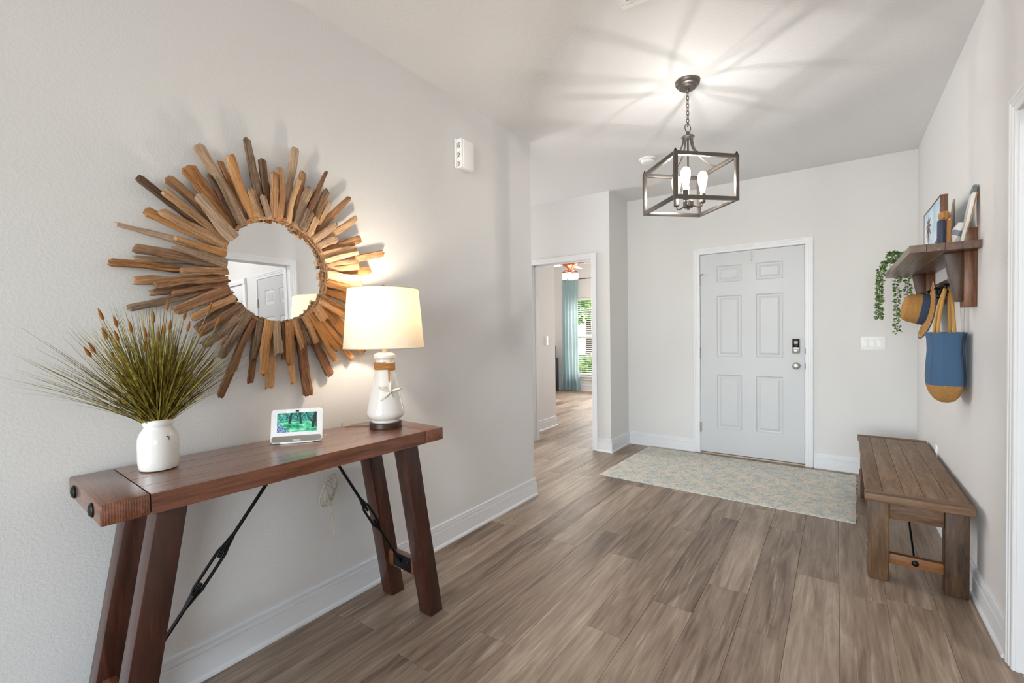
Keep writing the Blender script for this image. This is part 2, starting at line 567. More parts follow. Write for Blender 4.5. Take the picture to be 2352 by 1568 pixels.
# ---- six-panel doors
def panel_door(name, label, w, h, M, kind='structure'):
    """leaf in local x 0..w, z 0..h, front face at y=0 looking to -y"""
    root = bpy.data.objects.new(name, None)
    C.objects.link(root)
    root.matrix_basis = M
    root['label'] = label
    root['kind'] = kind
    xs = [0, w * 0.172, w * 0.425, w * 0.560, w * 0.813, w]
    zs = [0, 0.252, 0.803, 0.985, 1.603, 1.738, 1.905, h]
    leaf = MB()
    th = 0.04
    for i in range(5):
        for j in range(7):
            if i in (1, 3) and j in (1, 3, 5):
                # back sheet only, the raised panel closes the hole
                leaf.add([(xs[i], th, zs[j]), (xs[i + 1], th, zs[j]), (xs[i + 1], th, zs[j + 1]), (xs[i], th, zs[j + 1])], [(0, 3, 2, 1)])
                continue
            leaf.add([(xs[i], 0, zs[j]), (xs[i + 1], 0, zs[j]), (xs[i + 1], 0, zs[j + 1]), (xs[i], 0, zs[j + 1])], [(0, 1, 2, 3)])
            leaf.add([(xs[i], th, zs[j]), (xs[i + 1], th, zs[j]), (xs[i + 1], th, zs[j + 1]), (xs[i], th, zs[j + 1])], [(0, 3, 2, 1)])
    leaf.add([(0, 0, 0), (w, 0, 0), (w, th, 0), (0, th, 0), (0, 0, h), (w, 0, h), (w, th, h), (0, th, h)], [(0, 1, 2, 3), (4, 7, 6, 5), (0, 3, 7, 4), (1, 5, 6, 2)])
    lf = leaf.build('leaf', MDOOR, root, smooth=False)
    steps = [(0.0, 0.0), (0.004, 0.003), (0.010, 0.0085), (0.020, 0.0095), (0.024, 0.0095), (0.046, 0.0025)]
    for i in (1, 3):
        for j in (1, 3, 5):
            p = MB()
            vs, fs = [], []
            for ins, d in steps:
                vs += [(xs[i] + ins, d, zs[j] + ins), (xs[i + 1] - ins, d, zs[j] + ins), (xs[i + 1] - ins, d, zs[j + 1] - ins), (xs[i] + ins, d, zs[j + 1] - ins)]
            for s in range(len(steps) - 1):
                for k in range(4):
                    fs.append((s * 4 + k, s * 4 + (k + 1) % 4, s * 4 + 4 + (k + 1) % 4, s * 4 + 4 + k))
            q = (len(steps) - 1) * 4
            fs.append((q, q + 1, q + 2, q + 3))
            p.add(vs, fs)
            p.build('panel', MDOOR, lf, smooth=False)
    return root


DZ = 0.020
door = panel_door('door_1', 'white six-panel front door with black keypad lock and nickel knob', 0.914, 2.032, T(0.782, YW + 0.004, DZ))
# hinges
for z in (1.768, 1.02, 0.25):
    hg = MB().cyl((-0.004, -0.010, z - 0.052), (-0.004, -0.010, z + 0.052), 0.0065, 10)
    for k in range(3):
        hg.cyl((-0.004, -0.010, z - 0.052 + 0.035 * k), (-0.004, -0.010, z - 0.052 + 0.035 * k + 0.0335), 0.0075, 10)
    hg.box(-0.004, 0.012, -0.003, 0.001, z - 0.05, z + 0.05)
    hg.build('hinge', MNICK, door)
MB().tube([(-0.004, -0.012, 1.828), (0.02, -0.03, 1.83), (0.045, -0.03, 1.83)], 0.004, 8).cyl((0.045, -0.034, 1.83), (0.045, -0.004, 1.83), 0.006, 8).build('hinge_stop', MNICK, door)
# knob
kb = MB().lathe([(0.0001, 0), (0.032, 0), (0.032, 0.004), (0.028, 0.009), (0.013, 0.012), (0.011, 0.030), (0.020, 0.036), (0.029, 0.046), (0.030, 0.056), (0.024, 0.066), (0.010, 0.070), (0.0001, 0.0705)], 28, T(0.848, 0, 0.912) @ RX(PI / 2))
kb.build('knob', MNICK, door)
db = MB().box(0.816, 0.877, -0.024, 0.0, 1.030, 1.165).build('deadbolt', MNICK, door, bevel=0.006)
MB().box(0.819, 0.874, -0.0275, -0.023, 1.085, 1.164).build('keypad', plain('gloss_black', (14, 14, 16), 0.12), db, bevel=0.004)
tt = MB().lathe([(0.0001, 0), (0.018, 0), (0.018, 0.006), (0.015, 0.009), (0.0001, 0.009)], 20, T(0.8465, -0.024, 1.055) @ RX(PI / 2))
tt.box(0.8415, 0.8515, -0.048, -0.030, 1.040, 1.070)
tt.build('thumb_turn', MNICK, db, bevel=0.0015)
for z in (0.912, 1.055):
    MB().box(0.9165, 0.9215, -0.013, 0.012, z - 0.028, z + 0.028).build('strike_plate', MBLACK, door, bevel=0.002)
MB().prism([(0.455, 1.935), (0.478, 1.935), (0.478, 2.025), (0.455, 2.025), ], -0.012, -0.001, 'y').prism([(0.455, 1.935), (0.4665, 1.922), (0.478, 1.935)], -0.012, -0.001, 'y').build('door_sensor', plain('grey_white_plastic', (205, 205, 205), 0.4), door)
mdoor = panel_door('door_2', 'white six-panel mudroom door reflected in the mirror', 0.81, 2.032, T(2.75, MY0 - 0.006, 0.015))
for z in (1.768, 1.02, 0.25):
    MB().cyl((0.812, -0.008, z - 0.05), (0.812, -0.008, z + 0.05), 0.007, 10).box(0.80, 0.824, -0.004, 0.0, z - 0.05, z + 0.05).build('hinge', MNICK, mdoor)
MB().lathe([(0.0001, 0), (0.032, 0), (0.032, 0.006), (0.012, 0.012), (0.012, 0.03), (0.029, 0.045), (0.029, 0.056), (0.0001, 0.068)], 20, T(0.07, 0, 0.912) @ RX(PI / 2)).build('knob', MNICK, mdoor)

# ---- bedroom window with blind
win = bpy.data.objects.new('window_1', None)
C.objects.link(win)
win.location = ((WX0 + WX1) / 2, YWIN, WZ0)
struct(win, 'bedroom sash window with sunny greenery behind white blinds')
ww, wh = WX1 - WX0, WZ1 - WZ0
fr = MB()
yy0, yy1 = 0.075, 0.125
for b in ((-ww / 2, ww / 2, yy0, yy1, 0, 0.045), (-ww / 2, ww / 2, yy0, yy1, wh - 0.045, wh), (-ww / 2, -ww / 2 + 0.045, yy0, yy1, 0, wh), (ww / 2 - 0.045, ww / 2, yy0, yy1, 0, wh), (-ww / 2, ww / 2, yy0, yy1, wh / 2 - 0.035, wh / 2 + 0.035)):
    fr.box(*b)
fr.build('frame', MWHITE, win, smooth=False)
MB().box(-ww / 2 - 0.06, ww / 2 + 0.06, -0.05, 0.075, -0.035, 0.0).build('sill', MTRIM, win, bevel=0.004)
MB().box(-ww / 2 - 0.03, ww / 2 + 0.03, -0.018, 0.0, -0.095, -0.035).build('apron', MTRIM, win, bevel=0.003)
g = Nt('window_glass')
tr = g.n('BsdfTransparent')
gl = g.n('BsdfGlossy', i_Roughness=0.02)
lw = g.n('LayerWeight', i_Blend=0.1)
mx = g.n('MixShader')
g.l(lw.outputs['Fresnel'], mx.inputs[0])
g.l(tr.outputs[0], mx.inputs[1])
g.l(gl.outputs[0], mx.inputs[2])
g.l(mx.outputs[0], g.t.nodes['Material Output'].inputs['Surface'])
MGLASS = g.m
for z0, z1 in ((0.045, wh / 2 - 0.035), (wh / 2 + 0.035, wh - 0.045)):
    MB().box(-ww / 2 + 0.045, ww / 2 - 0.045, 0.098, 0.102, z0, z1).build('pane', MGLASS, win, smooth=False)

bl = thing('window_blind', 'white slatted blind hanging in the bedroom window', 'blind', ((WX0 + WX1) / 2, YWIN + 0.045, WZ0 + 0.002))
MB().box(-ww / 2 + 0.008, ww / 2 - 0.008, -0.024, 0.024, wh - 0.05, wh - 0.004).build('headrail', MWHITE, bl, bevel=0.003)
MB().box(-ww / 2 + 0.010, ww / 2 - 0.010, -0.022, 0.022, 0.004, 0.022).build('bottom_rail', MWHITE, bl, bevel=0.003)
slat = MB()
slat.prism([(-0.023, -0.001), (0.0, 0.0022), (0.023, -0.001), (0.023, 0.001), (0.0, 0.0042), (-0.023, 0.001)], -ww / 2 + 0.010, ww / 2 - 0.010, 'x')
slat_me = slat.mesh('slat')
slat_me.materials.append(MWHITE)
nz_ = 36
for k in range(nz_):
    link('slat', slat_me, bl, T(0, 0, 0.045 + (wh - 0.115) * k / (nz_ - 1)) @ RX(math.radians(8)))
for sx in (-0.3, 0.3):
    MB().box(sx - 0.002, sx + 0.002, -0.0255, -0.0245, 0.01, wh - 0.03).build('ladder_tape', MWHITE, bl, smooth=False)

# ------------------------------------------------------------------ driftwood sunburst mirror on the left wall
MIRC = (-2.006, 1.5455)
mirror = thing('sunburst_mirror', 'round wall mirror ringed by a sunburst of brown driftwood sticks', 'mirror', (0.0, MIRC[0], MIRC[1]))
TONES = {'l': [(99, 68, 45), (174, 133, 95), (203, 164, 122), (224, 191, 153)],
         'w': [(128, 94, 64), (192, 154, 114), (218, 186, 148), (232, 206, 174)],
         't': [(77, 50, 33), (154, 110, 72), (189, 143, 99), (220, 178, 134)],
         'o': [(80, 48, 25), (159, 108, 61), (190, 137, 84), (216, 169, 116)],
         'r': [(51, 32, 23), (120, 81, 53), (157, 113, 78), (194, 150, 113)],
         'd': [(44, 30, 22), (108, 77, 54), (146, 110, 80), (188, 151, 118)],
         'g': [(64, 49, 38), (136, 109, 85), (172, 143, 116), (210, 183, 156)]}
MST = {k: wood('driftwood_' + {'l': 'light', 'w': 'bleached', 't': 'tan', 'o': 'orange', 'r': 'russet', 'd': 'dark', 'g': 'grey'}[k], v, 'x', 4.0, 0.75, 22.0, 0.8, 0.6) for k, v in TONES.items()}
# (outer y, outer z, inner y, inner z, outer width, inner width, layer, tone)
STICKS = [
    (-2.47,1.811,-2.225,1.65,0.025,0.028,0,'d'), (-2.39,1.829,-2.211,1.693,0.032,0.035,0,'r'), (-2.402,1.781,-2.208,1.643,0.031,0.023,1,'l'),
    (-2.33,1.886,-2.172,1.714,0.053,0.035,0,'o'), (-2.287,1.981,-2.145,1.747,0.039,0.028,0,'g'), (-2.231,1.873,-2.148,1.714,0.017,0.035,1,'g'),
    (-2.259,1.874,-2.159,1.708,0.012,0.033,0,'d'), (-2.311,1.785,-2.201,1.669,0.033,0.05,2,'g'), (-2.453,1.704,-2.235,1.627,0.032,0.026,0,'o'),
    (-2.412,1.707,-2.226,1.632,0.027,0.043,1,'l'), (-2.53,1.646,-2.235,1.6,0.012,0.033,0,'g'), (-2.188,1.97,-2.107,1.736,0.033,0.033,1,'o'),
    (-2.217,1.94,-2.129,1.728,0.016,0.021,0,'o'), (-2.117,2.06,-2.065,1.763,0.025,0.035,0,'g'), (-2.057,1.996,-2.036,1.769,0.028,0.028,0,'d'),
    (-2.116,1.856,-2.075,1.749,0.032,0.034,1,'l'), (-2.075,1.839,-2.053,1.758,0.021,0.026,2,'g'), (-2.031,1.94,-2.03,1.756,0.025,0.032,2,'t'),
    (-2.002,1.966,-2.007,1.759,0.024,0.031,2,'t'), (-1.924,2.086,-1.963,1.768,0.033,0.028,0,'g'), (-1.882,1.992,-1.918,1.793,0.027,0.029,0,'t'),
    (-1.917,1.951,-1.964,1.757,0.02,0.023,1,'l'), (-1.86,1.922,-1.935,1.744,0.035,0.035,1,'g'), (-1.773,2.02,-1.867,1.812,0.009,0.035,0,'r'),
    (-1.872,1.822,-1.912,1.728,0.039,0.034,2,'g'), (-1.762,1.936,-1.855,1.757,0.027,0.029,0,'d'), (-1.754,1.89,-1.838,1.731,0.016,0.022,0,'l'),
    (-1.844,1.793,-1.88,1.718,0.028,0.026,2,'l'), (-1.65,1.933,-1.837,1.734,0.021,0.036,0,'t'), (-1.732,1.79,-1.85,1.701,0.028,0.033,1,'g'),
    (-1.611,1.845,-1.82,1.701,0.024,0.032,0,'l'), (-1.734,1.723,-1.826,1.673,0.035,0.028,1,'g'), (-1.593,1.745,-1.796,1.662,0.036,0.032,0,'t'),
    (-1.633,1.697,-1.806,1.633,0.03,0.032,1,'l'), (-1.627,1.672,-1.804,1.609,0.019,0.022,2,'w'), (-1.453,1.695,-1.776,1.606,0.031,0.029,0,'t'),
    (-1.628,1.625,-1.805,1.59,0.022,0.016,2,'l'), (-1.541,1.599,-1.78,1.576,0.038,0.03,0,'o'), (-1.615,1.604,-1.789,1.577,0.028,0.026,1,'l'),
    (-1.622,1.551,-1.795,1.546,0.033,0.036,2,'w'), (-1.585,1.518,-1.77,1.534,0.047,0.034,0,'l'), (-1.658,1.494,-1.794,1.514,0.032,0.034,1,'o'),
    (-1.642,1.436,-1.791,1.482,0.042,0.032,0,'o'), (-1.667,1.374,-1.809,1.446,0.028,0.028,1,'t'), (-1.682,1.344,-1.823,1.422,0.025,0.027,2,'t'),
    (-1.585,1.19,-1.768,1.368,0.043,0.054,0,'o'), (-1.744,1.33,-1.826,1.404,0.037,0.04,1,'t'), (-1.81,1.344,-1.853,1.398,0.045,0.044,2,'t'),
    (-1.648,1.16,-1.843,1.381,0.025,0.036,0,'o'), (-1.738,1.206,-1.861,1.366,0.031,0.028,1,'o'), (-1.752,1.159,-1.881,1.358,0.025,0.02,1,'o'),
    (-1.775,1.087,-1.883,1.344,0.04,0.035,0,'r'), (-1.855,1.244,-1.903,1.35,0.026,0.029,2,'t'), (-1.871,1.013,-1.931,1.314,0.041,0.041,0,'r'),
    (-1.888,1.237,-1.918,1.336,0.042,0.042,1,'g'), (-1.921,1.219,-1.952,1.324,0.021,0.026,2,'t'), (-1.946,1.069,-1.965,1.314,0.028,0.029,0,'t'),
    (-1.975,1.154,-1.978,1.322,0.031,0.036,2,'o'), (-1.993,1.174,-1.999,1.317,0.019,0.021,1,'d'), (-2.048,1.06,-2.043,1.319,0.037,0.035,0,'t'),
    (-2.03,1.2,-2.029,1.325,0.038,0.029,2,'g'), (-2.09,1.119,-2.062,1.328,0.026,0.037,2,'o'), (-2.131,1.092,-2.084,1.319,0.021,0.034,0,'r'),
    (-2.118,1.181,-2.09,1.331,0.026,0.034,1,'g'), (-2.247,1.051,-2.111,1.34,0.028,0.024,1,'r'), (-2.193,1.144,-2.119,1.343,0.026,0.027,0,'g'),
    (-2.239,1.198,-2.135,1.355,0.028,0.032,1,'g'), (-2.292,1.246,-2.155,1.367,0.031,0.031,1,'g'), (-2.306,1.289,-2.174,1.381,0.03,0.037,1,'d'),
    (-2.382,1.37,-2.215,1.449,0.034,0.037,1,'r'), (-2.33,1.343,-2.199,1.417,0.029,0.028,1,'t'), (-2.311,1.313,-2.183,1.395,0.025,0.023,0,'d'),
    (-2.505,1.376,-2.225,1.465,0.023,0.026,0,'g'), (-2.443,1.429,-2.225,1.478,0.022,0.03,0,'d'), (-2.387,1.43,-2.231,1.468,0.017,0.022,1,'r'),
    (-2.443,1.444,-2.239,1.494,0.025,0.022,2,'t'), (-2.487,1.46,-2.227,1.502,0.03,0.027,0,'r'), (-2.549,1.513,-2.229,1.525,0.024,0.024,0,'o'),
    (-2.366,1.507,-2.238,1.52,0.024,0.028,2,'t'), (-2.485,1.548,-2.229,1.541,0.019,0.024,0,'g'), (-2.486,1.574,-2.228,1.56,0.031,0.026,0,'d'),
    (-2.384,1.59,-2.24,1.556,0.018,0.038,2,'g'), (-2.372,1.623,-2.231,1.593,0.013,0.034,1,'o'),
]

LAYX = (0.034, 0.050, 0.066)
rg = random.Random(11)
for (oy, oz, iy, iz, wo, wi, ly, tone) in STICKS:
    a = Vector((0, iy, iz))
    b = Vector((0, oy, oz))
    d = (b - a)
    # keep every inner end on the ring
    r = math.hypot(iy - MIRC[0], iz - MIRC[1])
    d.normalize()
    a = a - d * max(-0.02, min(0.03, r - (0.224, 0.214, 0.211)[ly]))
    L = (b - a).length
    mid = (a + b) / 2
    X = d
    Z = Vector((1, 0, 0))
    Y = Z.cross(X)
    Mw = Matrix((X, Y, Z)).transposed().to_4x4()
    Mw.translation = Vector((LAYX[ly] - 0.004 + rg.uniform(-0.002, 0.002), mid.y - MIRC[0], mid.z - MIRC[1]))
    tilt = RY(rg.uniform(-0.02, 0.015))
    n, m = 10, 12
    vs, fs = [], []
    ph, am = rg.uniform(0, 6.3), rg.uniform(0.0, 0.008) * min(1.0, L / 0.25)
    th = rg.uniform(0.015, 0.022)
    tapo = rg.uniform(0.55, 0.95)
    for i in range(m):
        t = i / (m - 1)
        xx = -L / 2 + L * t
        w = (wi + (wo - wi) * t) * 1.10 * rg.uniform(0.90, 1.06)
        hh = th * rg.uniform(0.82, 1.1)
        if i == 0:
            w *= 0.93
            hh *= 0.85
        if i == m - 1:
            w *= tapo
            hh *= 0.7
            xx -= 0.0
        elif i == m - 2:
            xx = L / 2 - 0.25 * wo
        off = am * math.sin(ph + 4.5 * t)
        for k in range(n):
            an = 2 * PI * (k + 0.5) / n
            cx, cz = math.cos(an), math.sin(an)
            sx = math.copysign(abs(cx) ** 0.5, cx)
            sz = math.copysign(abs(cz) ** 0.6, cz)
            jx = rg.uniform(-0.0022, 0.0022) if i in (0, m - 1) else 0
            vs.append((xx + jx * 3, off + rg.uniform(-0.0008, 0.0008) + sx * w / 2 * rg.uniform(0.95, 1.03), sz * hh / 2 * rg.uniform(0.86, 1.08)))
    for i in range(m - 1):
        for k in range(n):
            fs.append((i * n + k, i * n + (k + 1) % n, (i + 1) * n + (k + 1) % n, (i + 1) * n + k))
    fs.append(tuple(range(n - 1, -1, -1)))
    fs.append(tuple(range((m - 1) * n, m * n)))
    MB().add(vs, fs).build('driftwood_stick', MST[tone], mirror, M=Mw @ tilt, ang=38)
# glass, tilted a touch upward, and the woven inner ring
gm = Nt('mirror_silver')
gm.set(Base_Color=(0.92, 0.93, 0.93, 1), Metallic=1.0, Roughness=0.0)
MB().lathe([(0.0001, 0.0), (0.214, 0.0), (0.214, 0.005), (0.0001, 0.005)], 64, T(0.018, 0, 0) @ RY(PI / 2 - 0.019), close=False).build('mirror_glass', gm.m, mirror)
MB().lathe([(0.0001, 0.0), (0.222, 0.0), (0.222, 0.009), (0.0001, 0.009)], 48, T(0.002, 0, 0) @ RY(PI / 2), close=False).build('backing_board', MST['d'], mirror)
rm = MB()
for rad, xx, rr in ((0.2150, 0.027, 0.0050), (0.2185, 0.034, 0.0050), (0.2205, 0.041, 0.0048), (0.2215, 0.048, 0.0042)):
    pts = [(xx + 0.002 * math.sin(5 * a + xx * 900), (rad + 0.0025 * math.sin(9 * a + xx * 400)) * math.cos(a), (rad + 0.0025 * math.sin(9 * a + xx * 400)) * math.sin(a)) for a in [2 * PI * k / 96 for k in range(96)]]
    rm.tube(pts, rr, 6, closed=True)
rm.build('woven_ring', MST['t'], mirror)
rb = MB()
for k in range(58):
    a = 2 * PI * (k + rg.uniform(-0.3, 0.3)) / 58
    rb.ball((0.0275 + rg.uniform(-0.001, 0.003), 0.2105 * math.cos(a), 0.2105 * math.sin(a)), rg.uniform(0.006, 0.010), 8, 5, (0.55, 0.7, 0.7))
o = rb.build('bark_beads', MST['d'], mirror)
o['kind'] = 'stuff'

# ------------------------------------------------------------------ console table
WST = [(62, 32, 19), (108, 62, 40), (130, 80, 54), (152, 102, 74)]
MCON_Y = wood('cherry_stain_along', WST, 'y', 2.2, 0.28, 12, 0.05, 0.25, 0.8)
MCON_X = wood('cherry_stain_across', WST, 'x', 2.2, 0.32, 12, 0.06, 0.25, 0.8, rings=55)
MCON_Z = wood('cherry_stain_upright', [(22, 9, 5), (48, 21, 12), (66, 31, 18), (90, 48, 30)], 'z', 2.2, 0.33, 10, 0.06, 0.25, 0.3)
TZ, TT = 0.853, 0.056
table = thing('console_table', 'long cherry-stained console table with trestle legs and iron turnbuckle rods', 'table', (0.250, -2.080, 0), math.radians(-2.8))
TL, TD = 1.178, 0.404
hb, hl = TD / 2, TL / 2
eb = 0.105
pwid = TD / 4
for k in range(4):
    MB().box(-hb + k * pwid + 0.0010, -hb + (k + 1) * pwid - 0.0010, -hl + eb + 0.001, hl - eb - 0.001, TZ - TT, TZ).build('top_board', MCON_Y, table, bevel=0.0008, seg=1)
for s in (-1, 1):
    y0, y1 = sorted((s * hl, s * (hl - eb)))
    bo = MB().box(-hb, hb, y0, y1, TZ - TT, TZ).build('breadboard_end', MCON_X, table, bevel=0.005)
    for bx in (-0.118, 0.118):
        MB().lathe([(0.0001, 0), (0.019, 0.0), (0.019, 0.003), (0.013, 0.008), (0.0001, 0.010)], 20, T(bx, s * hl, TZ - 0.029) @ RX(-s * PI / 2)).build('bolt', MBLACK, bo)
LEGT, LEGF, LW = 0.427, 0.560, 0.0375


def legu(z):
    return LEGF + (LEGT - LEGF) * z / (TZ - TT)


for s in (-1, 1):
    for v in (-0.142, 0.135):
        bt = [(v - LW, s * LEGF - LW, 0), (v + LW, s * LEGF - LW, 0), (v + LW, s * LEGF + LW, 0), (v - LW, s * LEGF + LW, 0)]
        tp = [(p[0], p[1] + s * (LEGT - LEGF), TZ - TT) for p in bt]
        MB().hexa(bt, tp).build('leg', MCON_Z, table, bevel=0.003)
    u = s * legu(0.20)
    st = MB().box(-0.105, 0.098, u - 0.017, u + 0.017, 0.165, 0.235).build('stretcher', MCON_X, table, bevel=0.002)
    pl = MB().box(-0.07, 0.06, u - s * 0.017 - 0.003, u - s * 0.017 + 0.003, 0.172, 0.236)
    pl.cyl((-0.05, u - s * 0.017, 0.215), (-0.05, u - s * 0.024, 0.215), 0.007, 8).cyl((0.042, u - s * 0.017, 0.215), (0.042, u - s * 0.024, 0.215), 0.007, 8)
    pl.build('iron_plate', MBLACK, st, bevel=0.001)


def turnbuckle(parent, p0, p1, t0, t1, r=0.0062, wdt=0.0135):
    """rod from p0 to p1 with an open turnbuckle between fractions t0 and t1"""
    p0, p1 = Vector(p0), Vector(p1)
    d = (p1 - p0).normalized()
    P = lambda t: p0.lerp(p1, t)
    rod = MB()
    rod.tube([p0, P(t0 - 0.02), P(t0), P(t0 + 0.055)], r, 10)
    rod.tube([P(t1 - 0.055), P(t1), P(t1 + 0.02), p1], r, 10)
    ro = rod.build('tie_rod', MBLACK, parent)
    side = d.cross(Vector((1, 0, 0))).normalized()
    tb = MB()
    for s in (-1, 1):
        tb.tube([P(t0 - 0.03), P(t0) + side * s * wdt * 0.5, P(t0 + 0.03) + side * s * wdt, P(t1 - 0.03) + side * s * wdt, P(t1) + side * s * wdt * 0.5, P(t1 + 0.03)], 0.0055, 8)
    for a, b in ((t0 - 0.05, t0 + 0.005), (t1 + 0.05, t1 - 0.005)):
        tb.tube([P(a), P((a + b) / 2), P(b)], [0.0065, 0.010, 0.0125], 10)
    tb.build('turnbuckle', MBLACK, ro)


uL = -legu(0.2) + 0.02
turnbuckle(table, (-0.01, uL, 0.205), (-0.01, -0.045, TZ - TT - 0.001), 0.38, 0.60)
turnbuckle(table, (-0.01, legu(0.2) - 0.02, 0.205), (-0.01, 0.160, TZ - TT - 0.001), 0.36, 0.56)

# ------------------------------------------------------------------ white crock with grasses
VX, VY = 0.153, -2.470
vase = thing('crock', 'squat white glazed crock jar holding the artificial grasses', 'vase', (VX, VY, TZ))
MB().lathe([(0.0001, 0.002), (0.0442, 0.001), (0.0506, 0.004), (0.0541, 0.013), (0.0553, 0.03), (0.0557, 0.085), (0.0541, 0.102), (0.0490, 0.118), (0.0411, 0.129), (0.0375, 0.135), (0.0375, 0.139), (0.0395, 0.142), (0.0407, 0.148), (0.0403, 0.157), (0.0379, 0.161), (0.0348, 0.159), (0.0340, 0.145), (0.0348, 0.134), (0.0474, 0.110), (0.0498, 0.03), (0.0001, 0.012)], 44).build('jar', MCERAM, vase)
mk = MB()
for k, (a, z, r) in enumerate(((0.18, 0.108, 0.0030), (0.24, 0.104, 0.0026), (0.20, 0.100, 0.0030), (0.12, 0.109, 0.002), (0.25, 0.097, 0.0022))):
    rr = 0.0530
    mk.ball((rr * math.cos(a), rr * math.sin(a), z), r, 8, 5, (1, 1, 0.8))
mk.build('chip_mark', plain('brown_chip', (110, 78, 50), 0.7), vase)

grass = thing('grass_bunch', 'olive artificial grass with brown seed heads in the white crock', 'plant', (VX, VY, TZ + 0.012))
gt = Nt('grass_blade')
tc = gt.n('TexCoord')
nz = gt.n('TexNoise', i_Scale=60.0, i_Detail=2.0)
gt.l(tc.outputs['Object'], nz.inputs['Vector'])
gt.l(gt.ramp(nz.outputs['Fac'], [(0.25, srgb(58, 46, 12)), (0.45, srgb(108, 94, 24)), (0.6, srgb(148, 132, 44)), (0.8, srgb(184, 164, 88))]), gt.b.inputs['Base Color'])
gt.set(Roughness=0.5)
MGRASS = gt.m
rg = random.Random(21)


def blade(mb, a_y, a_x, L, droop, w, n=7):
    """ribbon growing from the jar mouth; a_y and a_x lean along y and x"""
    ra_, rr_ = rg.uniform(0, 2 * PI), 0.026 * math.sqrt(rg.random())
    y0, x0 = rr_ * math.sin(ra_), rr_ * math.cos(ra_)
    d = Vector((math.tan(a_x), math.tan(a_y), 1)).normalized()
    vs, fs = [], []
    side = Vector((d.y, -d.x, 0))
    side = side.normalized() if side.length > 1e-4 else Vector((1, 0, 0))
    sv = Vector((math.cos(rg.uniform(0, PI)), math.sin(rg.uniform(0, PI)), 0.0))
    pts = []
    for i in range(n):
        t = i / (n - 1)
        s = L * t
        q = Vector((x0 * 0.9, y0 * 0.9, 0.125)) + d * s
        q.z -= droop * t * t * L * (abs(d.y) + abs(d.x) + 0.1)
        q.x += d.x * droop * 0.35 * t * t * L
        q.y += d.y * droop * 0.35 * t * t * L
        q.x = max(q.x, -VX + 0.012 + 0.02 * t)
        if abs(q.y) + 0 > 0 and (q.y + VY - MIRC[0]) ** 2 + (q.z + TZ - MIRC[1]) ** 2 < 0.58 ** 2:
            q.x = max(q.x, -VX + 0.092)
        pts.append(q)
    for i, q in enumerate(pts):
        t = i / (n - 1)
        ww = w * (1 - t) ** 0.6 * 0.5 + 0.0002
        vs += [q - sv * ww, q + sv * ww]
    for i in range(n - 1):
        fs.append((2 * i, 2 * i + 1, 2 * i + 3, 2 * i + 2))
    mb.add(vs, fs)
    return pts


gb = MB()
for k in range(900):
    a = rg.gauss(-0.02, 0.44)
    if abs(a) > 0.98:
        a = rg.uniform(-0.9, 0.9)
    far = abs(a) > 0.75
    ax = rg.uniform(-0.10, 0.62) * (0.5 if far else 1)
    L = rg.uniform(0.22, 0.42) * (1.0 if a < 0.1 else 0.9) * (1.12 if k % 9 == 0 else 1)
    blade(gb, a, ax, L, rg.uniform(0.0, 0.25), rg.uniform(0.0026, 0.0052))
for k in range(20):      # long stragglers to the left and right
    a = rg.uniform(-1.0, -0.7) if k % 3 else rg.uniform(0.7, 0.95)
    blade(gb, a, rg.uniform(0.0, 0.3), rg.uniform(0.30, 0.40), rg.uniform(0.05, 0.2), 0.0022, 9)
o = gb.build('grass_blades', MGRASS, grass, smooth=False)
o['kind'] = 'stuff'
MSEED = plain('seed_head_brown', (146, 92, 34), 0.85, bump=0.8, bscale=500)
heads = [(-0.155, 0.495), (-0.19, 0.40), (-0.198, 0.388), (-0.155, 0.44), (-0.14, 0.432), (-0.118, 0.475), (-0.07, 0.44), (-0.018, 0.435), (0.018, 0.53), (0.118, 0.525), (0.165, 0.41), (0.13, 0.475), (-0.02, 0.45), (0.0, 0.465),
         (-0.09, 0.46), (-0.05, 0.40), (0.04, 0.46), (0.09, 0.44), (-0.125, 0.37), (0.07, 0.50), (0.15, 0.34), (-0.03, 0.49)]
for (hy, hz) in heads:
    hx = rg.uniform(0.04, 0.16)
    tip = Vector((hx, hy, hz))
    d = (tip - Vector((0, 0, 0.05))).normalized()
    p0 = tip - d * 0.034
    stalk = MB().tube(bez((rg.uniform(-0.02, 0.02), rg.uniform(-0.02, 0.02), 0.13), (0, 0, 0.22), p0 - d * 0.1, p0, 6), 0.0011, 4).build('seed_stalk', MGRASS, grass)
    MB().tube([p0, p0 + d * 0.008, p0 + d * 0.018, p0 + d * 0.034], [0.0022, 0.0048, 0.0044, 0.0014], 8).build('seed_head', MSEED, stalk)

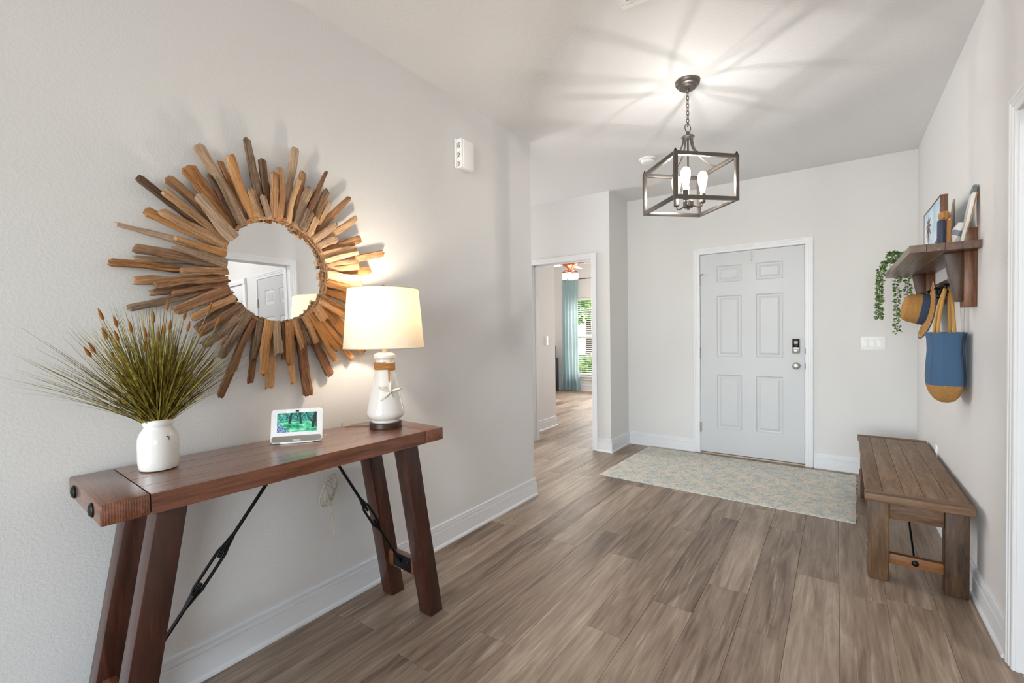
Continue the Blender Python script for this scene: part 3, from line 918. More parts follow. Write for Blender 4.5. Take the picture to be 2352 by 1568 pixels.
# ------------------------------------------------------------------ smart display
def screen_mat():
    t = Nt('display_screen')
    tc = t.n('TexCoord')
    sp = t.n('SeparateXYZ')
    t.l(tc.outputs['Generated'], sp.inputs[0])
    u, v = sp.outputs['X'], sp.outputs['Z']
    n1 = t.n('TexNoise', i_Scale=14.0, i_Detail=5.0, i_Roughness=0.7)
    n2 = t.n('TexNoise', i_Scale=5.0, i_Detail=3.0)
    n3 = t.n('TexNoise', i_Scale=34.0, i_Detail=3.0)
    for n in (n1, n2, n3):
        t.l(tc.outputs['Generated'], n.inputs['Vector'])
    leaves = t.ramp(n1.outputs['Fac'], [(0.32, srgb(4, 48, 44)), (0.46, srgb(12, 128, 110)), (0.58, srgb(84, 210, 190)), (0.72, srgb(190, 248, 238))])
    lawn = t.ramp(n2.outputs['Fac'], [(0.34, srgb(0, 110, 66)), (0.48, srgb(40, 196, 136)), (0.62, srgb(150, 240, 204)), (0.75, srgb(206, 252, 232))])
    water = t.ramp(n3.outputs['Fac'], [(0.4, srgb(20, 50, 96)), (0.52, srgb(96, 150, 214)), (0.62, srgb(224, 232, 255))])
    hz = t.math('ADD', v, t.math('MULTIPLY', t.math('SUBTRACT', n2.outputs['Fac'], 0.5), 0.22))
    col = t.mix(t.math('GREATER_THAN', hz, 0.54), lawn, leaves)
    path = t.math('LESS_THAN', t.math('ADD', t.math('MULTIPLY', u, 1.9), v), t.math('ADD', 0.42, t.math('MULTIPLY', n2.outputs['Fac'], 0.3)))
    col = t.mix(path, col, water)
    trunk = None
    for u0, w0, zb, lean in ((0.31, 0.028, 0.43, 0.05), (0.60, 0.020, 0.42, -0.05), (0.90, 0.040, 0.18, 0.08), (0.99, 0.016, 0.2, 0.0), (0.50, 0.010, 0.56, 0.1)):
        wob = t.math('MULTIPLY', t.math('SUBTRACT', n2.outputs['Fac'], 0.5), 0.30)
        c = t.math('SUBTRACT', t.math('ADD', u, t.math('MULTIPLY', wob, t.math('SUBTRACT', v, 0.35))), t.math('ADD', u0, t.math('MULTIPLY', t.math('SUBTRACT', v, zb), lean)))
        a = t.math('LESS_THAN', t.math('ABSOLUTE', c), w0)
        b = t.math('GREATER_THAN', v, zb)
        a = t.math('MULTIPLY', a, b)
        # forked branches fan out above
        br = t.math('LESS_THAN', t.math('ABSOLUTE', t.math('SUBTRACT', t.math('ABSOLUTE', c), t.math('MULTIPLY', t.math('SUBTRACT', v, zb + 0.22), 0.45))), w0 * 0.45)
        br = t.math('MULTIPLY', br, t.math('GREATER_THAN', v, zb + 0.22))
        a = t.math('MAXIMUM', a, br)
        trunk = a if trunk is None else t.math('MAXIMUM', trunk, a)
    col = t.mix(trunk, col, srgb(8, 44, 46))
    t.set(Base_Color=(0.01, 0.01, 0.01, 1), Roughness=0.25, Emission_Strength=0.85)
    t.l(col, t.b.inputs['Emission Color'])
    return t.m


disp = thing('smart_display', 'white tabletop smart display showing teal trees', 'display', (0.206, -2.038, TZ), math.radians(51.5))
# local x runs along the face, the face looks to local -y and leans back
Mt = T(0, 0, 0.004) @ RX(math.radians(-16))
DW, DH = 0.188, 0.132


def rrect(w, z0, z1, r, n=5):
    out = []
    for cx, cz, a0 in ((w / 2 - r, z0 + r, -90), (w / 2 - r, z1 - r, 0), (-w / 2 + r, z1 - r, 90), (-w / 2 + r, z0 + r, 180)):
        for k in range(n + 1):
            a = math.radians(a0 + 90 * k / n)
            out.append((cx + r * math.cos(a), cz + r * math.sin(a)))
    return out


MB().prism(rrect(DW, 0, DH, 0.014), 0, 0.014, 'y', Mt).build('housing', MWHITE, disp, bevel=0.002)
MB().prism(rrect(DW - 0.008, 0.003, 0.026, 0.009), -0.0015, 0.002, 'y', Mt).build('speaker_grille', plain('grey_mesh_fabric', (150, 144, 136), 0.8, bump=0.6, bscale=900), disp)
MB().box(-0.0145, 0.0145, -0.0022, 0.0, 0.006, 0.0125, Mt).build('badge', plain('silver_badge', (190, 186, 180), 0.3, 0.6), disp)
s = MB().box(-0.072, 0.072, -0.0012, 0.0006, 0.0405, 0.116, None)
s.build('screen', screen_mat(), disp, smooth=False, M=Mt)
MB().box(-0.006, 0.006, -0.0016, 0.001, 0.1195, 0.1265, Mt).build('camera_shutter', MDARK, disp)
for cx in (-0.033, 0.033):
    em = Nt('indicator_light')
    em.set(Emission_Color=(1, 1, 1, 1), Emission_Strength=2.0)
    MB().lathe([(0.0001, 0), (0.0035, 0), (0.0035, 0.0015), (0.0001, 0.0015)], 10, Mt @ T(cx, 0.0005, 0.123) @ RX(PI / 2)).build('indicator', em.m, disp)
MB().prism([(-0.002, 0.0), (0.075, 0.0), (0.068, 0.035), (0.03, 0.07), (0.012, 0.05)], -0.06, 0.06, 'x').build('rear_stand', MWHITE, disp, bevel=0.004)

# ------------------------------------------------------------------ table lamp
LX, LY = 0.250, -1.637
tl = thing('table_lamp', 'white bottle-shaped table lamp with glowing drum shade and starfish', 'lamp', (LX, LY, TZ), math.radians(-20))
MB().lathe([(0.0001, 0), (0.070, 0), (0.072, 0.002), (0.072, 0.023), (0.069, 0.026), (0.0001, 0.026)], 40).build('wood_base', wood('lamp_base_wood', [(40, 26, 18), (70, 46, 32), (92, 64, 46)], 'x', 3, 0.4), tl)
MB().lathe([(0.0001, 0.026), (0.062, 0.026), (0.064, 0.030), (0.060, 0.035), (0.068, 0.040), (0.079, 0.049), (0.084, 0.060), (0.0845, 0.070), (0.080, 0.092), (0.072, 0.128), (0.063, 0.170), (0.054, 0.212), (0.047, 0.248), (0.042, 0.262), (0.0415, 0.296), (0.040, 0.302), (0.040, 0.309), (0.048, 0.315), (0.0500, 0.322), (0.0485, 0.330), (0.040, 0.337), (0.028, 0.341), (0.0001, 0.342)], 44).build('ceramic_body', MCERAM, tl)
rope = MB()
pts = []
for k in range(6 * 28):
    a = 2 * PI * k / 28
    pts.append((0.0448 * math.cos(a), 0.0448 * math.sin(a), 0.262 + 0.0056 * k / 28))
rope.tube(pts, 0.0033, 6)
fx = 0.048
rope.tube([(fx, 0, 0.264), (fx + 0.004, 0.002, 0.250), (fx + 0.006, 0.000, 0.235), (fx + 0.012, -0.001, 0.212)], [0.004, 0.0045, 0.003, 0.0025], 6)
MROPE = plain('jute_rope', (176, 130, 76), 0.9, bump=1.0, bscale=900)
rp = rope.build('rope_wrap', MROPE, tl)
# starfish hanging in front
sf = MB()
vs, fs = [], []
nA = 50
for ring, (sc, hgt) in enumerate(((0.0, 0.011), (0.35, 0.0105), (0.7, 0.006), (1.0, 0.0))):
    for k in range(nA):
        a = 2 * PI * k / nA
        c = math.cos(2.5 * (a - PI / 2)) ** 2
        r = (0.015 + 0.046 * c ** 2.6) * sc
        hh = hgt * (0.45 + 0.55 * c) if ring else hgt
        vs.append((hh + (0.0012 * ((k % 2) * 2 - 1) if ring == 2 else 0), r * math.cos(a), r * math.sin(a)))
for ring in range(3):
    for k in range(nA):
        fs.append((ring * nA + k, ring * nA + (k + 1) % nA, (ring + 1) * nA + (k + 1) % nA, (ring + 1) * nA + k))
fs.append(tuple(3 * nA + k for k in range(nA)))
sf.add(vs, fs, T(0.068, -0.004, 0.168) @ RY(math.radians(11)) @ RX(math.radians(-8)))
sf.build('starfish', plain('chalk_white', (228, 222, 212), 0.8, bump=0.8, bscale=400), tl, ang=60)
MB().cyl((0, 0, 0.340), (0, 0, 0.375), 0.011, 16).cyl((0, 0, 0.372), (0, 0, 0.43), 0.016, 16).build('socket_neck', plain('pale_wood_neck', (206, 176, 140), 0.5), tl)
# shade: thin fabric, lit from inside
sh = Nt('linen_shade')
sh.t.nodes.remove(sh.b)
df = sh.n('BsdfDiffuse', i_Color=srgb(238, 230, 218))
ts = sh.n('BsdfTranslucent', i_Color=srgb(232, 206, 160))
mx = sh.n('MixShader', i_0=0.13)
sh.l(df.outputs[0], mx.inputs[1])
sh.l(ts.outputs[0], mx.inputs[2])
sh.l(mx.outputs[0], sh.t.nodes['Material Output'].inputs['Surface'])
ZS0, ZS1 = 0.362, 0.628
shade = MB().lathe([(0.179, ZS0), (0.157, ZS1)], 64, close=False).build('shade', sh.m, tl)
MRIM = plain('shade_trim', (214, 200, 180), 0.7)
for r, z in ((0.179, ZS0), (0.157, ZS1)):
    MB().tube([(r * math.cos(2 * PI * k / 64), r * math.sin(2 * PI * k / 64), z) for k in range(64)], 0.0018, 6, closed=True).build('shade_rim', MRIM, shade)
hp = MB()
for s in (-1, 1):
    hp.tube(bez((0, s * 0.018, 0.40), (0, s * 0.07, 0.44), (0, s * 0.06, 0.58), (0, 0, 0.622), 12), 0.002, 6)
for k in range(3):
    a = 2 * PI * k / 3
    hp.cyl((0, 0, 0.622), (0.156 * math.cos(a), 0.156 * math.sin(a), ZS1 - 0.001), 0.0016, 6)
hp.build('harp', MNICK, tl)
MB().lathe([(0.0001, 0.622), (0.010, 0.624), (0.013, 0.632), (0.013, 0.640), (0.008, 0.647), (0.0001, 0.649)], 20).build('finial', wood('finial_wood', [(92, 56, 32), (134, 86, 52)], 'z', 5), tl)
bulb_em = Nt('warm_bulb')
bulb_em.set(Base_Color=(0.9, 0.85, 0.75, 1), Emission_Color=srgb(255, 214, 150), Emission_Strength=8.0)
MB().ball((0, 0, 0.485), 0.028, 16, 10, (1, 1, 1.3)).build('bulb', bulb_em.m, tl)
Mlamp = T(LX, LY, TZ)
for k in range(1):
    lamp('table_lamp_light', 'POINT', (LX, LY, TZ + 0.545), 12.5, (1.0, 0.86, 0.70), shadow_soft_size=0.03)
# lamp cord dangling behind the table
cord = thing('lamp_cord', 'clear lamp cord bundled in loops behind the right table legs', 'cord', (0.03, -1.75, 0.55))
cm = MB()
rg = random.Random(8)
cm.tube(bez((0.03, 0.02, 0.315), (-0.01, -0.04, 0.18), (0.0, -0.10, 0.12), (0.005, -0.06, 0.03), 14), 0.0022, 6)
for k in range(7):
    a = rg.uniform(-0.9, 0.9)
    R_ = rg.uniform(0.035, 0.075)
    pts = []
    for i in range(20):
        q = 2 * PI * i / 20
        yy = R_ * 0.42 * math.cos(q)
        zz = R_ * math.sin(q)
        pts.append((0.006 + 0.006 * math.sin(q + k) + 0.002 * k, yy * math.cos(a) - zz * math.sin(a) - 0.045 + rg.uniform(-0.01, 0.01) * 0, yy * math.sin(a) + zz * math.cos(a) + 0.015))
    cm.tube(pts, 0.0018, 6, closed=True)
cm.tube(bez((0.01, -0.05, 0.0), (0.01, -0.03, -0.08), (0.0, -0.02, -0.14), (0.0, -0.02, -0.20), 10), 0.0022, 6)
cm.build('cable', plain('clear_cable', (196, 184, 164), 0.3), cord)
MB().tube(bez((0.172, -1.665, TZ + 0.003), (0.10, -1.70, TZ + 0.003), (0.10, -1.78, TZ + 0.004), (0.085, -1.72, TZ + 0.003), 10), 0.0025, 6).build('table_cord', plain('clear_cord', (190, 170, 140), 0.35), cord, M=T(-0.03, 1.75, -0.55))

# ------------------------------------------------------------------ door chime on the left wall
ch = thing('door_chime', 'white door chime box with slotted side high on the mirror wall', 'door chime', (0, -0.80, 2.395))
MB().box(0.0, 0.012, -0.066, 0.058, -0.090, 0.092).build('back_plate', MWHITE, ch, bevel=0.002)
MB().box(0.010, 0.050, -0.056, 0.058, -0.092, 0.088).build('cover', MWHITE, ch, bevel=0.004)
MB().box(0.048, 0.0535, -0.040, 0.058, -0.088, 0.084).build('front_panel', MWHITE, ch, bevel=0.002)
sl = MB()
for gi in range(3):
    for k in range(4):
        z = 0.055 - gi * 0.056 - k * 0.0085
        sl.prism([(0.016, z), (0.040, z + 0.004), (0.040, z + 0.0068), (0.016, z + 0.0028)], -0.0575, -0.0545, 'y')
sl.build('sound_slots', MDARK, ch, smooth=False)

# ------------------------------------------------------------------ pendant lantern
PX, PY = 1.222, -0.177
pen = thing('pendant_lantern', 'square open-cage pendant lantern with three lit bulbs hanging by a chain', 'pendant light', (PX, PY, 0), PI / 4)
MB().lathe([(0.0001, 2.694), (0.018, 2.695), (0.044, 2.697), (0.050, 2.702), (0.052, 2.712), (0.060, 2.715), (0.067, 2.722), (0.070, 2.735), (0.070, H - 0.0005), (0.0001, H - 0.0005)], 40).lathe([(0.0001, 2.672), (0.008, 2.674), (0.011, 2.684), (0.011, 2.696), (0.0001, 2.697)], 16).build('canopy', MBRONZE, pen)
chn = thing  # noqa
nl = 9
for k in range(nl):
    z = 2.675 - 0.022 * k - 0.010
    pts = []
    for i in range(16):
        q = 2 * PI * i / 16
        pts.append((0.0075 * math.cos(q) * (1 if k % 2 else 0), 0.0075 * math.cos(q) * (0 if k % 2 else 1), z + 0.0155 * math.sin(q)))
    MB().tube(pts, 0.0021, 6, closed=True).build('chain_link', MBRONZE, pen)
MB().tube([(0.022 * math.cos(q), 0.006 * math.cos(q), 2.468 + 0.024 * math.sin(q)) for q in [2 * PI * i / 24 for i in range(24)]], 0.0026, 6, closed=True).build('hanging_ring', MBRONZE, pen)
MB().lathe([(0.0001, 2.408), (0.034, 2.409), (0.038, 2.414), (0.034, 2.420), (0.024, 2.424), (0.010, 2.427), (0.009, 2.445), (0.0001, 2.447)], 28).build('top_hub', MBRONZE, pen)
CB, CT, CH_ = 1.998, 2.254, 0.1845
bw = 0.010
for sx, sy in ((1, 1), (1, -1), (-1, 1), (-1, -1)):
    MB().box(sx * CH_ - bw, sx * CH_ + bw, sy * CH_ - bw, sy * CH_ + bw, CB, CT).build('corner_post', MBRONZE, pen, bevel=0.001)
    MB().cyl((sx * CH_, sy * CH_, CT), (sx * CH_, sy * CH_, CT + 0.008), 0.007, 10).cyl((sx * CH_, sy * CH_, CT + 0.008), (sx * CH_, sy * CH_, CT + 0.016), 0.004, 8).build('corner_finial', MBLACK, pen)
for z0 in (CB, CT - 0.020):
    for s in (1, -1):
        MB().box(-CH_ + bw, CH_ - bw, s * CH_ - bw, s * CH_ + bw, z0, z0 + 0.020).build('frame_bar', MBRONZE, pen, bevel=0.001)
        MB().box(s * CH_ - bw, s * CH_ + bw, -CH_ + bw, CH_ - bw, z0, z0 + 0.020).build('frame_bar', MBRONZE, pen, bevel=0.001)
for k in range(4):
    a = k * PI / 2
    p = bez((0.026, 0, 2.412), (0.03, 0, 2.33), (0.09, 0, 2.275), (CH_, 0, CT - 0.006), 14)
    MB().tube([RZ(a) @ q for q in p], 0.0085, 8, flat=(0.45, 1.0) if k % 2 == 0 else (0.45, 1.0)).build('curved_arm', MBRONZE, pen)
MB().cyl((0, 0, 2.02), (0, 0, 2.41), 0.0055, 12).build('stem', MBRONZE, pen)
MB().lathe([(0.0001, 1.988), (0.007, 1.989), (0.008, 1.998), (0.024, 2.000), (0.029, 2.006), (0.029, 2.036), (0.024, 2.041), (0.0001, 2.043)], 28).build('lower_hub', MBRONZE, pen)
bgl = Nt('bulb_glass')
tr_ = bgl.n('BsdfTransparent', i_Color=(1.0, 0.985, 0.95, 1))
gl_ = bgl.n('BsdfGlossy', i_Roughness=0.03)
lw_ = bgl.n('LayerWeight', i_Blend=0.06)
mx_ = bgl.n('MixShader')
bgl.l(lw_.outputs['Fresnel'], mx_.inputs[0])
bgl.l(tr_.outputs[0], mx_.inputs[1])
bgl.l(gl_.outputs[0], mx_.inputs[2])
glow_ = bgl.n('Emission', i_Color=srgb(255, 238, 208), i_Strength=3.2)
mg_ = bgl.n('MixShader', i_0=0.30)
bgl.l(mx_.outputs[0], mg_.inputs[1])
bgl.l(glow_.outputs[0], mg_.inputs[2])
bgl.l(mg_.outputs[0], bgl.t.nodes['Material Output'].inputs['Surface'])
fil = Nt('filament')
fil.set(Base_Color=(1, 0.8, 0.5, 1), Emission_Color=srgb(255, 226, 176), Emission_Strength=60.0)
for k in range(3):
    a = YAW - PI / 4 + 2 * PI * k / 3
    bx, by = 0.085 * math.cos(a), 0.085 * math.sin(a)
    MB().tube(bez((0.024 * math.cos(a), 0.024 * math.sin(a), 2.018), (0.06 * math.cos(a), 0.06 * math.sin(a), 2.000), (bx, by, 2.000), (bx, by, 2.030), 10), 0.004, 8).build('bulb_arm', MBRONZE, pen)
    MB().lathe([(0.0001, 2.026), (0.012, 2.027), (0.0165, 2.032), (0.0165, 2.078), (0.0150, 2.082), (0.0001, 2.083)], 24, T(bx, by, 0)).build('bulb_socket', MBRONZE, pen)
    bu = MB().lathe([(0.012, 2.080), (0.0135, 2.092), (0.0185, 2.118), (0.0255, 2.150), (0.0285, 2.172), (0.0275, 2.190), (0.021, 2.206), (0.010, 2.214), (0.0001, 2.2155)], 28, T(bx, by, 0), close=False).build('bulb', bgl.m, pen)
    fm = MB()
    for j in range(4):
        q = j * PI / 2
        fm.cyl((bx + 0.004 * math.cos(q), by + 0.004 * math.sin(q), 2.098), (bx + 0.010 * math.cos(q), by + 0.010 * math.sin(q), 2.172), 0.0016, 6)
    fm.build('filament', fil.m, bu)
    wx, wy = (RZ(PI / 4) @ Vector((bx, by, 0))).to_2d()
    lamp('pendant_bulb_light', 'POINT', (PX + wx, PY + wy, 2.14), 8.0, (1.0, 1.0, 1.0), shadow_soft_size=0.006)

# ------------------------------------------------------------------ ceiling details
sd = thing('smoke_detector', 'round white smoke detector on the ceiling beside the lantern', 'smoke detector', (0.622, 0.885, H))
MB().lathe([(0.0001, -0.010), (0.068, -0.010), (0.070, -0.006), (0.070, 0.0), (0.0001, 0.0)], 40).build('base_ring', MWHITE, sd)
MB().lathe([(0.0001, -0.038), (0.030, -0.038), (0.046, -0.036), (0.055, -0.028), (0.060, -0.016), (0.060, -0.010), (0.0001, -0.010)], 40).build('sensor_dome', MWHITE, sd)
vm = MB()
for k in range(16):
    a = 2 * PI * k / 16
    vm.box(-0.004, 0.004, 0.0575, 0.0615, -0.016, -0.013, RZ(a))
vm.build('vent_gaps', MDARK, sd, smooth=False)
cv = thing('ceiling_vent', 'white ceiling air register cut by the top edge', 'vent', (1.27, -1.13, H))
fr_ = MB()
for b in ((-0.125, 0.125, 0.115, 0.15), (-0.125, 0.125, -0.15, -0.115), (-0.125, -0.09, -0.115, 0.115), (0.09, 0.125, -0.115, 0.115)):
    fr_.box(b[0], b[1], b[2], b[3], -0.010, 0.0)
fr_.build('vent_frame', MWHITE, cv, bevel=0.003)
MB().box(-0.09, 0.09, -0.115, 0.115, -0.002, -0.0005).build('duct_shadow', MDARK, cv, smooth=False)
for k in range(9):
    MB().box(-0.09, 0.09, -0.0065, 0.0065, -0.0015, 0.0015).build('louvre', MWHITE, cv, M=T(0, -0.104 + 0.026 * k, -0.008) @ RX(math.radians(-40)), smooth=False)


# ------------------------------------------------------------------ switches and outlet
def plate(name, label, cat, M, w, h, gangs, outlet=False):
    t = thing(name, label, cat)
    t.matrix_basis = M          # local x along the wall, y out of the wall (negative), z up
    MB().box(-w / 2, w / 2, -0.006, 0, -h / 2, h / 2).build('plate', MWHITE, t, bevel=0.0025)
    for g in range(gangs):
        cx = (g - (gangs - 1) / 2) * 0.0465
        if outlet:
            for s in (-1, 1):
                ob = MB().box(cx - 0.0165, cx + 0.0165, -0.0085, -0.005, s * 0.0195 - 0.014, s * 0.0195 + 0.014).build('receptacle', MWHITE, t, bevel=0.002)
                MB().box(cx - 0.008, cx - 0.006, -0.0089, -0.008, s * 0.0195 - 0.004, s * 0.0195 + 0.006).box(cx + 0.006, cx + 0.008, -0.0089, -0.008, s * 0.0195 - 0.004, s * 0.0195 + 0.006).build('socket_slots', MDARK, ob, smooth=False)
        else:
            MB().hexa([(cx - 0.0165, -0.012, -0.033), (cx + 0.0165, -0.012, -0.033), (cx + 0.0165, -0.005, -0.033), (cx - 0.0165, -0.005, -0.033)],
                      [(cx - 0.0165, -0.0075, 0.033), (cx + 0.0165, -0.0075, 0.033), (cx + 0.0165, -0.005, 0.033), (cx - 0.0165, -0.005, 0.033)]).build('rocker', MWHITE, t, bevel=0.001)
    return t


plate('switch_plate', 'white triple rocker switch plate right of the front door', 'light switch', T(2.193, YW, 1.145), 0.168, 0.116, 3)
plate('switch_plate', 'white single switch plate on the wall inside the bedroom doorway', 'light switch', T(-1.19, 2.19, 1.165) @ RZ(PI / 2), 0.072, 0.118, 1)
plate('outlet_plate', 'white wall outlet just above the far end of the bench', 'outlet', T(XR, 1.085, 0.437) @ RZ(-PI / 2), 0.072, 0.118, 1, True)

# ------------------------------------------------------------------ rug
def rug_mat():
    t = Nt('rug_weave')
    tc = t.n('TexCoord')
    sp = t.n('SeparateXYZ')
    t.l(tc.outputs['Object'], sp.inputs[0])
    nz = t.n('TexNoise', i_Scale=9.0, i_Detail=3.0)
    nf = t.n('TexNoise', i_Scale=130.0, i_Detail=3.0, i_Roughness=0.7)
    nm = t.n('TexNoise', i_Scale=36.0, i_Detail=3.0, i_Roughness=0.6)
    for n in (nz, nf, nm):
        t.l(tc.outputs['Object'], n.inputs['Vector'])
    wob = t.math('MULTIPLY', t.math('SUBTRACT', nm.outputs['Fac'], 0.5), 0.05)
    x = t.math('ADD', sp.outputs['X'], wob)
    y = t.math('ADD', sp.outputs['Y'], wob)

    def wave(a, k, ph=0.0):
        return t.math('COSINE', t.math('ADD', t.math('MULTIPLY', a, k), ph))
    kx, ky = 2 * PI / 0.30, 2 * PI / 0.34
    lat = t.math('ADD', wave(x, kx), wave(y, ky))                       # ogee lattice
    lat2 = t.math('MULTIPLY', wave(x, kx * 0.5), wave(y, ky * 0.5))      # medallions
    line = t.ramp(t.math('ABSOLUTE', lat), [(0.06, (1, 1, 1, 1)), (0.20, (0, 0, 0, 1))])
    rings = t.ramp(t.math('ABSOLUTE', t.math('SINE', t.math('MULTIPLY', lat2, 13.0))), [(0.10, (1, 1, 1, 1)), (0.42, (0, 0, 0, 1))])
    petal = t.ramp(t.math('ABSOLUTE', t.math('SINE', t.math('ADD', t.math('MULTIPLY', lat, 5.0), t.math('MULTIPLY', wave(t.math('SUBTRACT', x, y), 62.0), 0.9)))), [(0.12, (1, 1, 1, 1)), (0.4, (0, 0, 0, 1))])
    base_ = t.ramp(nz.outputs['Fac'], [(0.36, srgb(196, 204, 200)), (0.46, srgb(220, 214, 200)), (0.58, srgb(232, 220, 202)), (0.68, srgb(208, 210, 202))])
    base_ = t.mix(t.ramp(nm.outputs['Fac'], [(0.48, (0, 0, 0, 1)), (0.62, (0.8, 0.8, 0.8, 1))]), base_, srgb(160, 178, 184))
    col = t.mix(t.math('MULTIPLY', rings, 0.6), base_, srgb(236, 230, 218))
    col = t.mix(t.math('MULTIPLY', petal, 0.5), col, srgb(234, 222, 204))
    col = t.mix(t.math('MULTIPLY', line, 0.85), col, srgb(238, 222, 202))
    col = t.mix(t.ramp(nf.outputs['Fac'], [(0.38, (0.5, 0.5, 0.5, 1)), (0.48, (0, 0, 0, 1))]), col, srgb(132, 146, 150))
    t.l(col, t.b.inputs['Base Color'])
    t.set(Roughness=0.95)
    t.bump(nf.outputs['Fac'], 0.6, 0.006)
    return t.m


rug = MB()
RWX, RWY, NX, NY = 0.915, 0.605, 74, 50
rg = random.Random(3)
vs, fs = [], []
for j in range(NY + 1):
    for i in range(NX + 1):
        edge = i in (0, NX) or j in (0, NY)
        vs.append((-RWX + 2 * RWX * i / NX + (rg.uniform(-0.004, 0.004) if edge else 0), -RWY + 2 * RWY * j / NY + (rg.uniform(-0.004, 0.004) if edge else 0), 0.006 if edge else 0.012 + rg.uniform(-0.0007, 0.0007)))
for j in range(NY):
    for i in range(NX):
        a = j * (NX + 1) + i
        fs.append((a, a + 1, a + NX + 2, a + NX + 1))
n0 = len(vs)
bd = [i for i in range(NX + 1)] + [j * (NX + 1) + NX for j in range(1, NY + 1)] + [NY * (NX + 1) + i for i in range(NX - 1, -1, -1)] + [j * (NX + 1) for j in range(NY - 1, 0, -1)]
vs += [(vs[i][0], vs[i][1], 0.0005) for i in bd]
for k in range(len(bd)):
    fs.append((bd[k], n0 + k, n0 + (k + 1) % len(bd), bd[(k + 1) % len(bd)]))
rug.add(vs, fs)
o = rug.build('area_rug', rug_mat(), M=T(1.146, 1.322, 0.0005) @ RZ(math.radians(-1.6)), ang=70)
tag(o, 'pale blue and cream patterned rug in front of the white door', 'rug')

# ------------------------------------------------------------------ bench
BST = [(66, 46, 32), (104, 78, 56), (124, 96, 72), (148, 120, 94)]
BDK = [(34, 20, 10), (74, 50, 28), (96, 68, 40), (124, 94, 62)]
MBE_Y = wood('weathered_plank_along', BST, 'y', 2.0, 0.55, 10, 0.25, 0.7)
MBE_X = wood('weathered_plank_across', [(70, 46, 30), (110, 80, 56), (134, 102, 76), (156, 126, 98)], 'x', 2.0, 0.55, 12, 0.3, 0.4)
MBE_Z = wood('weathered_post', BDK, 'z', 2.0, 0.55, 10, 0.25, 0.5)
bench = thing('bench', 'rustic weathered wooden bench against the right wall', 'bench', (2.262, 0.655, 0), math.radians(-0.6))
BL, BD_, BZ, BT = 1.575, 0.392, 0.452, 0.034
hx, hy = BD_ / 2, BL / 2
ew = 0.075
bw_ = [0.070, 0.085, 0.075, 0.086, 0.076]
x0 = -hx
for w in bw_:
    MB().box(x0 + 0.0006, x0 + w - 0.0006, -hy + ew + 0.001, hy - ew - 0.001, BZ - BT, BZ - 0.0015).build('top_plank', MBE_Y, bench, bevel=0.0015)
    x0 += w
for s in (-1, 1):
    y0, y1 = sorted((s * hy, s * (hy - ew)))
    MB().box(-hx - 0.004, hx + 0.004, y0, y1, BZ - BT - 0.004, BZ).build('end_cap', MBE_X, bench, bevel=0.005)
for s in (-1, 1):
    y0 = s * (hy - 0.065)
    y1 = s * (hy - 0.145)
    ya, yb = sorted((y0, y1))
    for xa, xb in ((-hx + 0.012, -hx + 0.096), (hx - 0.092, hx - 0.006)):
        MB().box(xa, xb, ya, yb, 0, BZ - BT).build('leg', MBE_Z, bench, bevel=0.006)
    ym = (ya + yb) / 2
    MB().box(-hx + 0.096, hx - 0.092, ym - 0.014, ym + 0.014, BZ - BT - 0.105, BZ - BT).build('end_apron', MBE_X, bench, bevel=0.002)
    so = MB().box(-hx + 0.096, hx - 0.092, ym - 0.016, ym + 0.016, 0.088, 0.138).build('stretcher', wood('honey_stretcher', [(66, 38, 16), (120, 74, 34), (146, 96, 50)], 'x', 2, 0.5), bench, bevel=0.003)
    MB().lathe([(0.0001, 0), (0.014, 0), (0.014, 0.004), (0.008, 0.009), (0.0001, 0.010)], 16, T(0, ym + s * 0.016, 0.113) @ RX(-s * PI / 2)).build('bolt_head', MBLACK, so)
    turnbuckle(bench, (0, ym - s * 0.016, 0.118), (0, s * 0.06, BZ - BT - 0.001), 0.42, 0.62, 0.005, 0.011)
    # little wedge of the through tenon on the front
    for xs_ in (-1, 1):
        MB().box(xs_ * (hx - 0.012) - 0.006, xs_ * (hx - 0.012) + 0.006, ym - 0.012, ym + 0.012, 0.15, 0.205).build('tenon_end', MBE_X, bench, bevel=0.002)
for s in (-1, 1):
    MB().box(s * (hx - 0.045) - 0.011, s * (hx - 0.045) + 0.011, -hy + 0.146, hy - 0.146, BZ - BT - 0.07, BZ - BT).build('side_apron', MBE_Y, bench, bevel=0.002)

# ------------------------------------------------------------------ coat shelf on the right wall
SST = [(44, 26, 16), (84, 54, 36), (108, 74, 50), (134, 98, 70)]
MSH_Y = wood('walnut_shelf', SST, 'y', 2.4, 0.34, 11, 0.12, 0.5, 0.2)
MSH_Z = wood('walnut_upright', [(58, 32, 16), (106, 64, 34), (132, 84, 48), (154, 108, 70)], 'z', 2.4, 0.4, 11, 0.15, 0.4)
MSH_D = wood('dark_bracket', [(38, 24, 15), (74, 48, 32), (96, 66, 46), (120, 88, 64)], 'z', 2.4, 0.45, 9, 0.3, 0.4)
shelf = thing('coat_shelf', 'dark walnut wall shelf with two uprights and black coat hooks', 'shelf', (XR, 0, 0))
SZ0, SZ1, SY0, SY1 = 1.638, 1.674, -0.057, 1.335
xx = -0.253
for w in (0.062, 0.066, 0.060, 0.0650):
    MB().box(xx + 0.0004, xx + w - 0.0004, SY0, SY1, SZ0, SZ1).build('shelf_board', MSH_Y, shelf, bevel=0.0008, seg=1)
    xx += w
for y0 in (0.030, 1.165):
    MB().box(-0.046, -0.001, y0, y0 + 0.09, 1.371, SZ0).box(-0.046, -0.001, y0, y0 + 0.09, SZ1, 1.745).build('upright', MSH_Z, shelf, bevel=0.003)
    MB().prism([(-0.046, SZ0), (-0.112, SZ0), (-0.112, SZ0 - 0.012), (-0.073, 1.400), (-0.046, 1.398)], y0 + 0.022, y0 + 0.068, 'y').build('bracket', MSH_D, shelf, bevel=0.002)
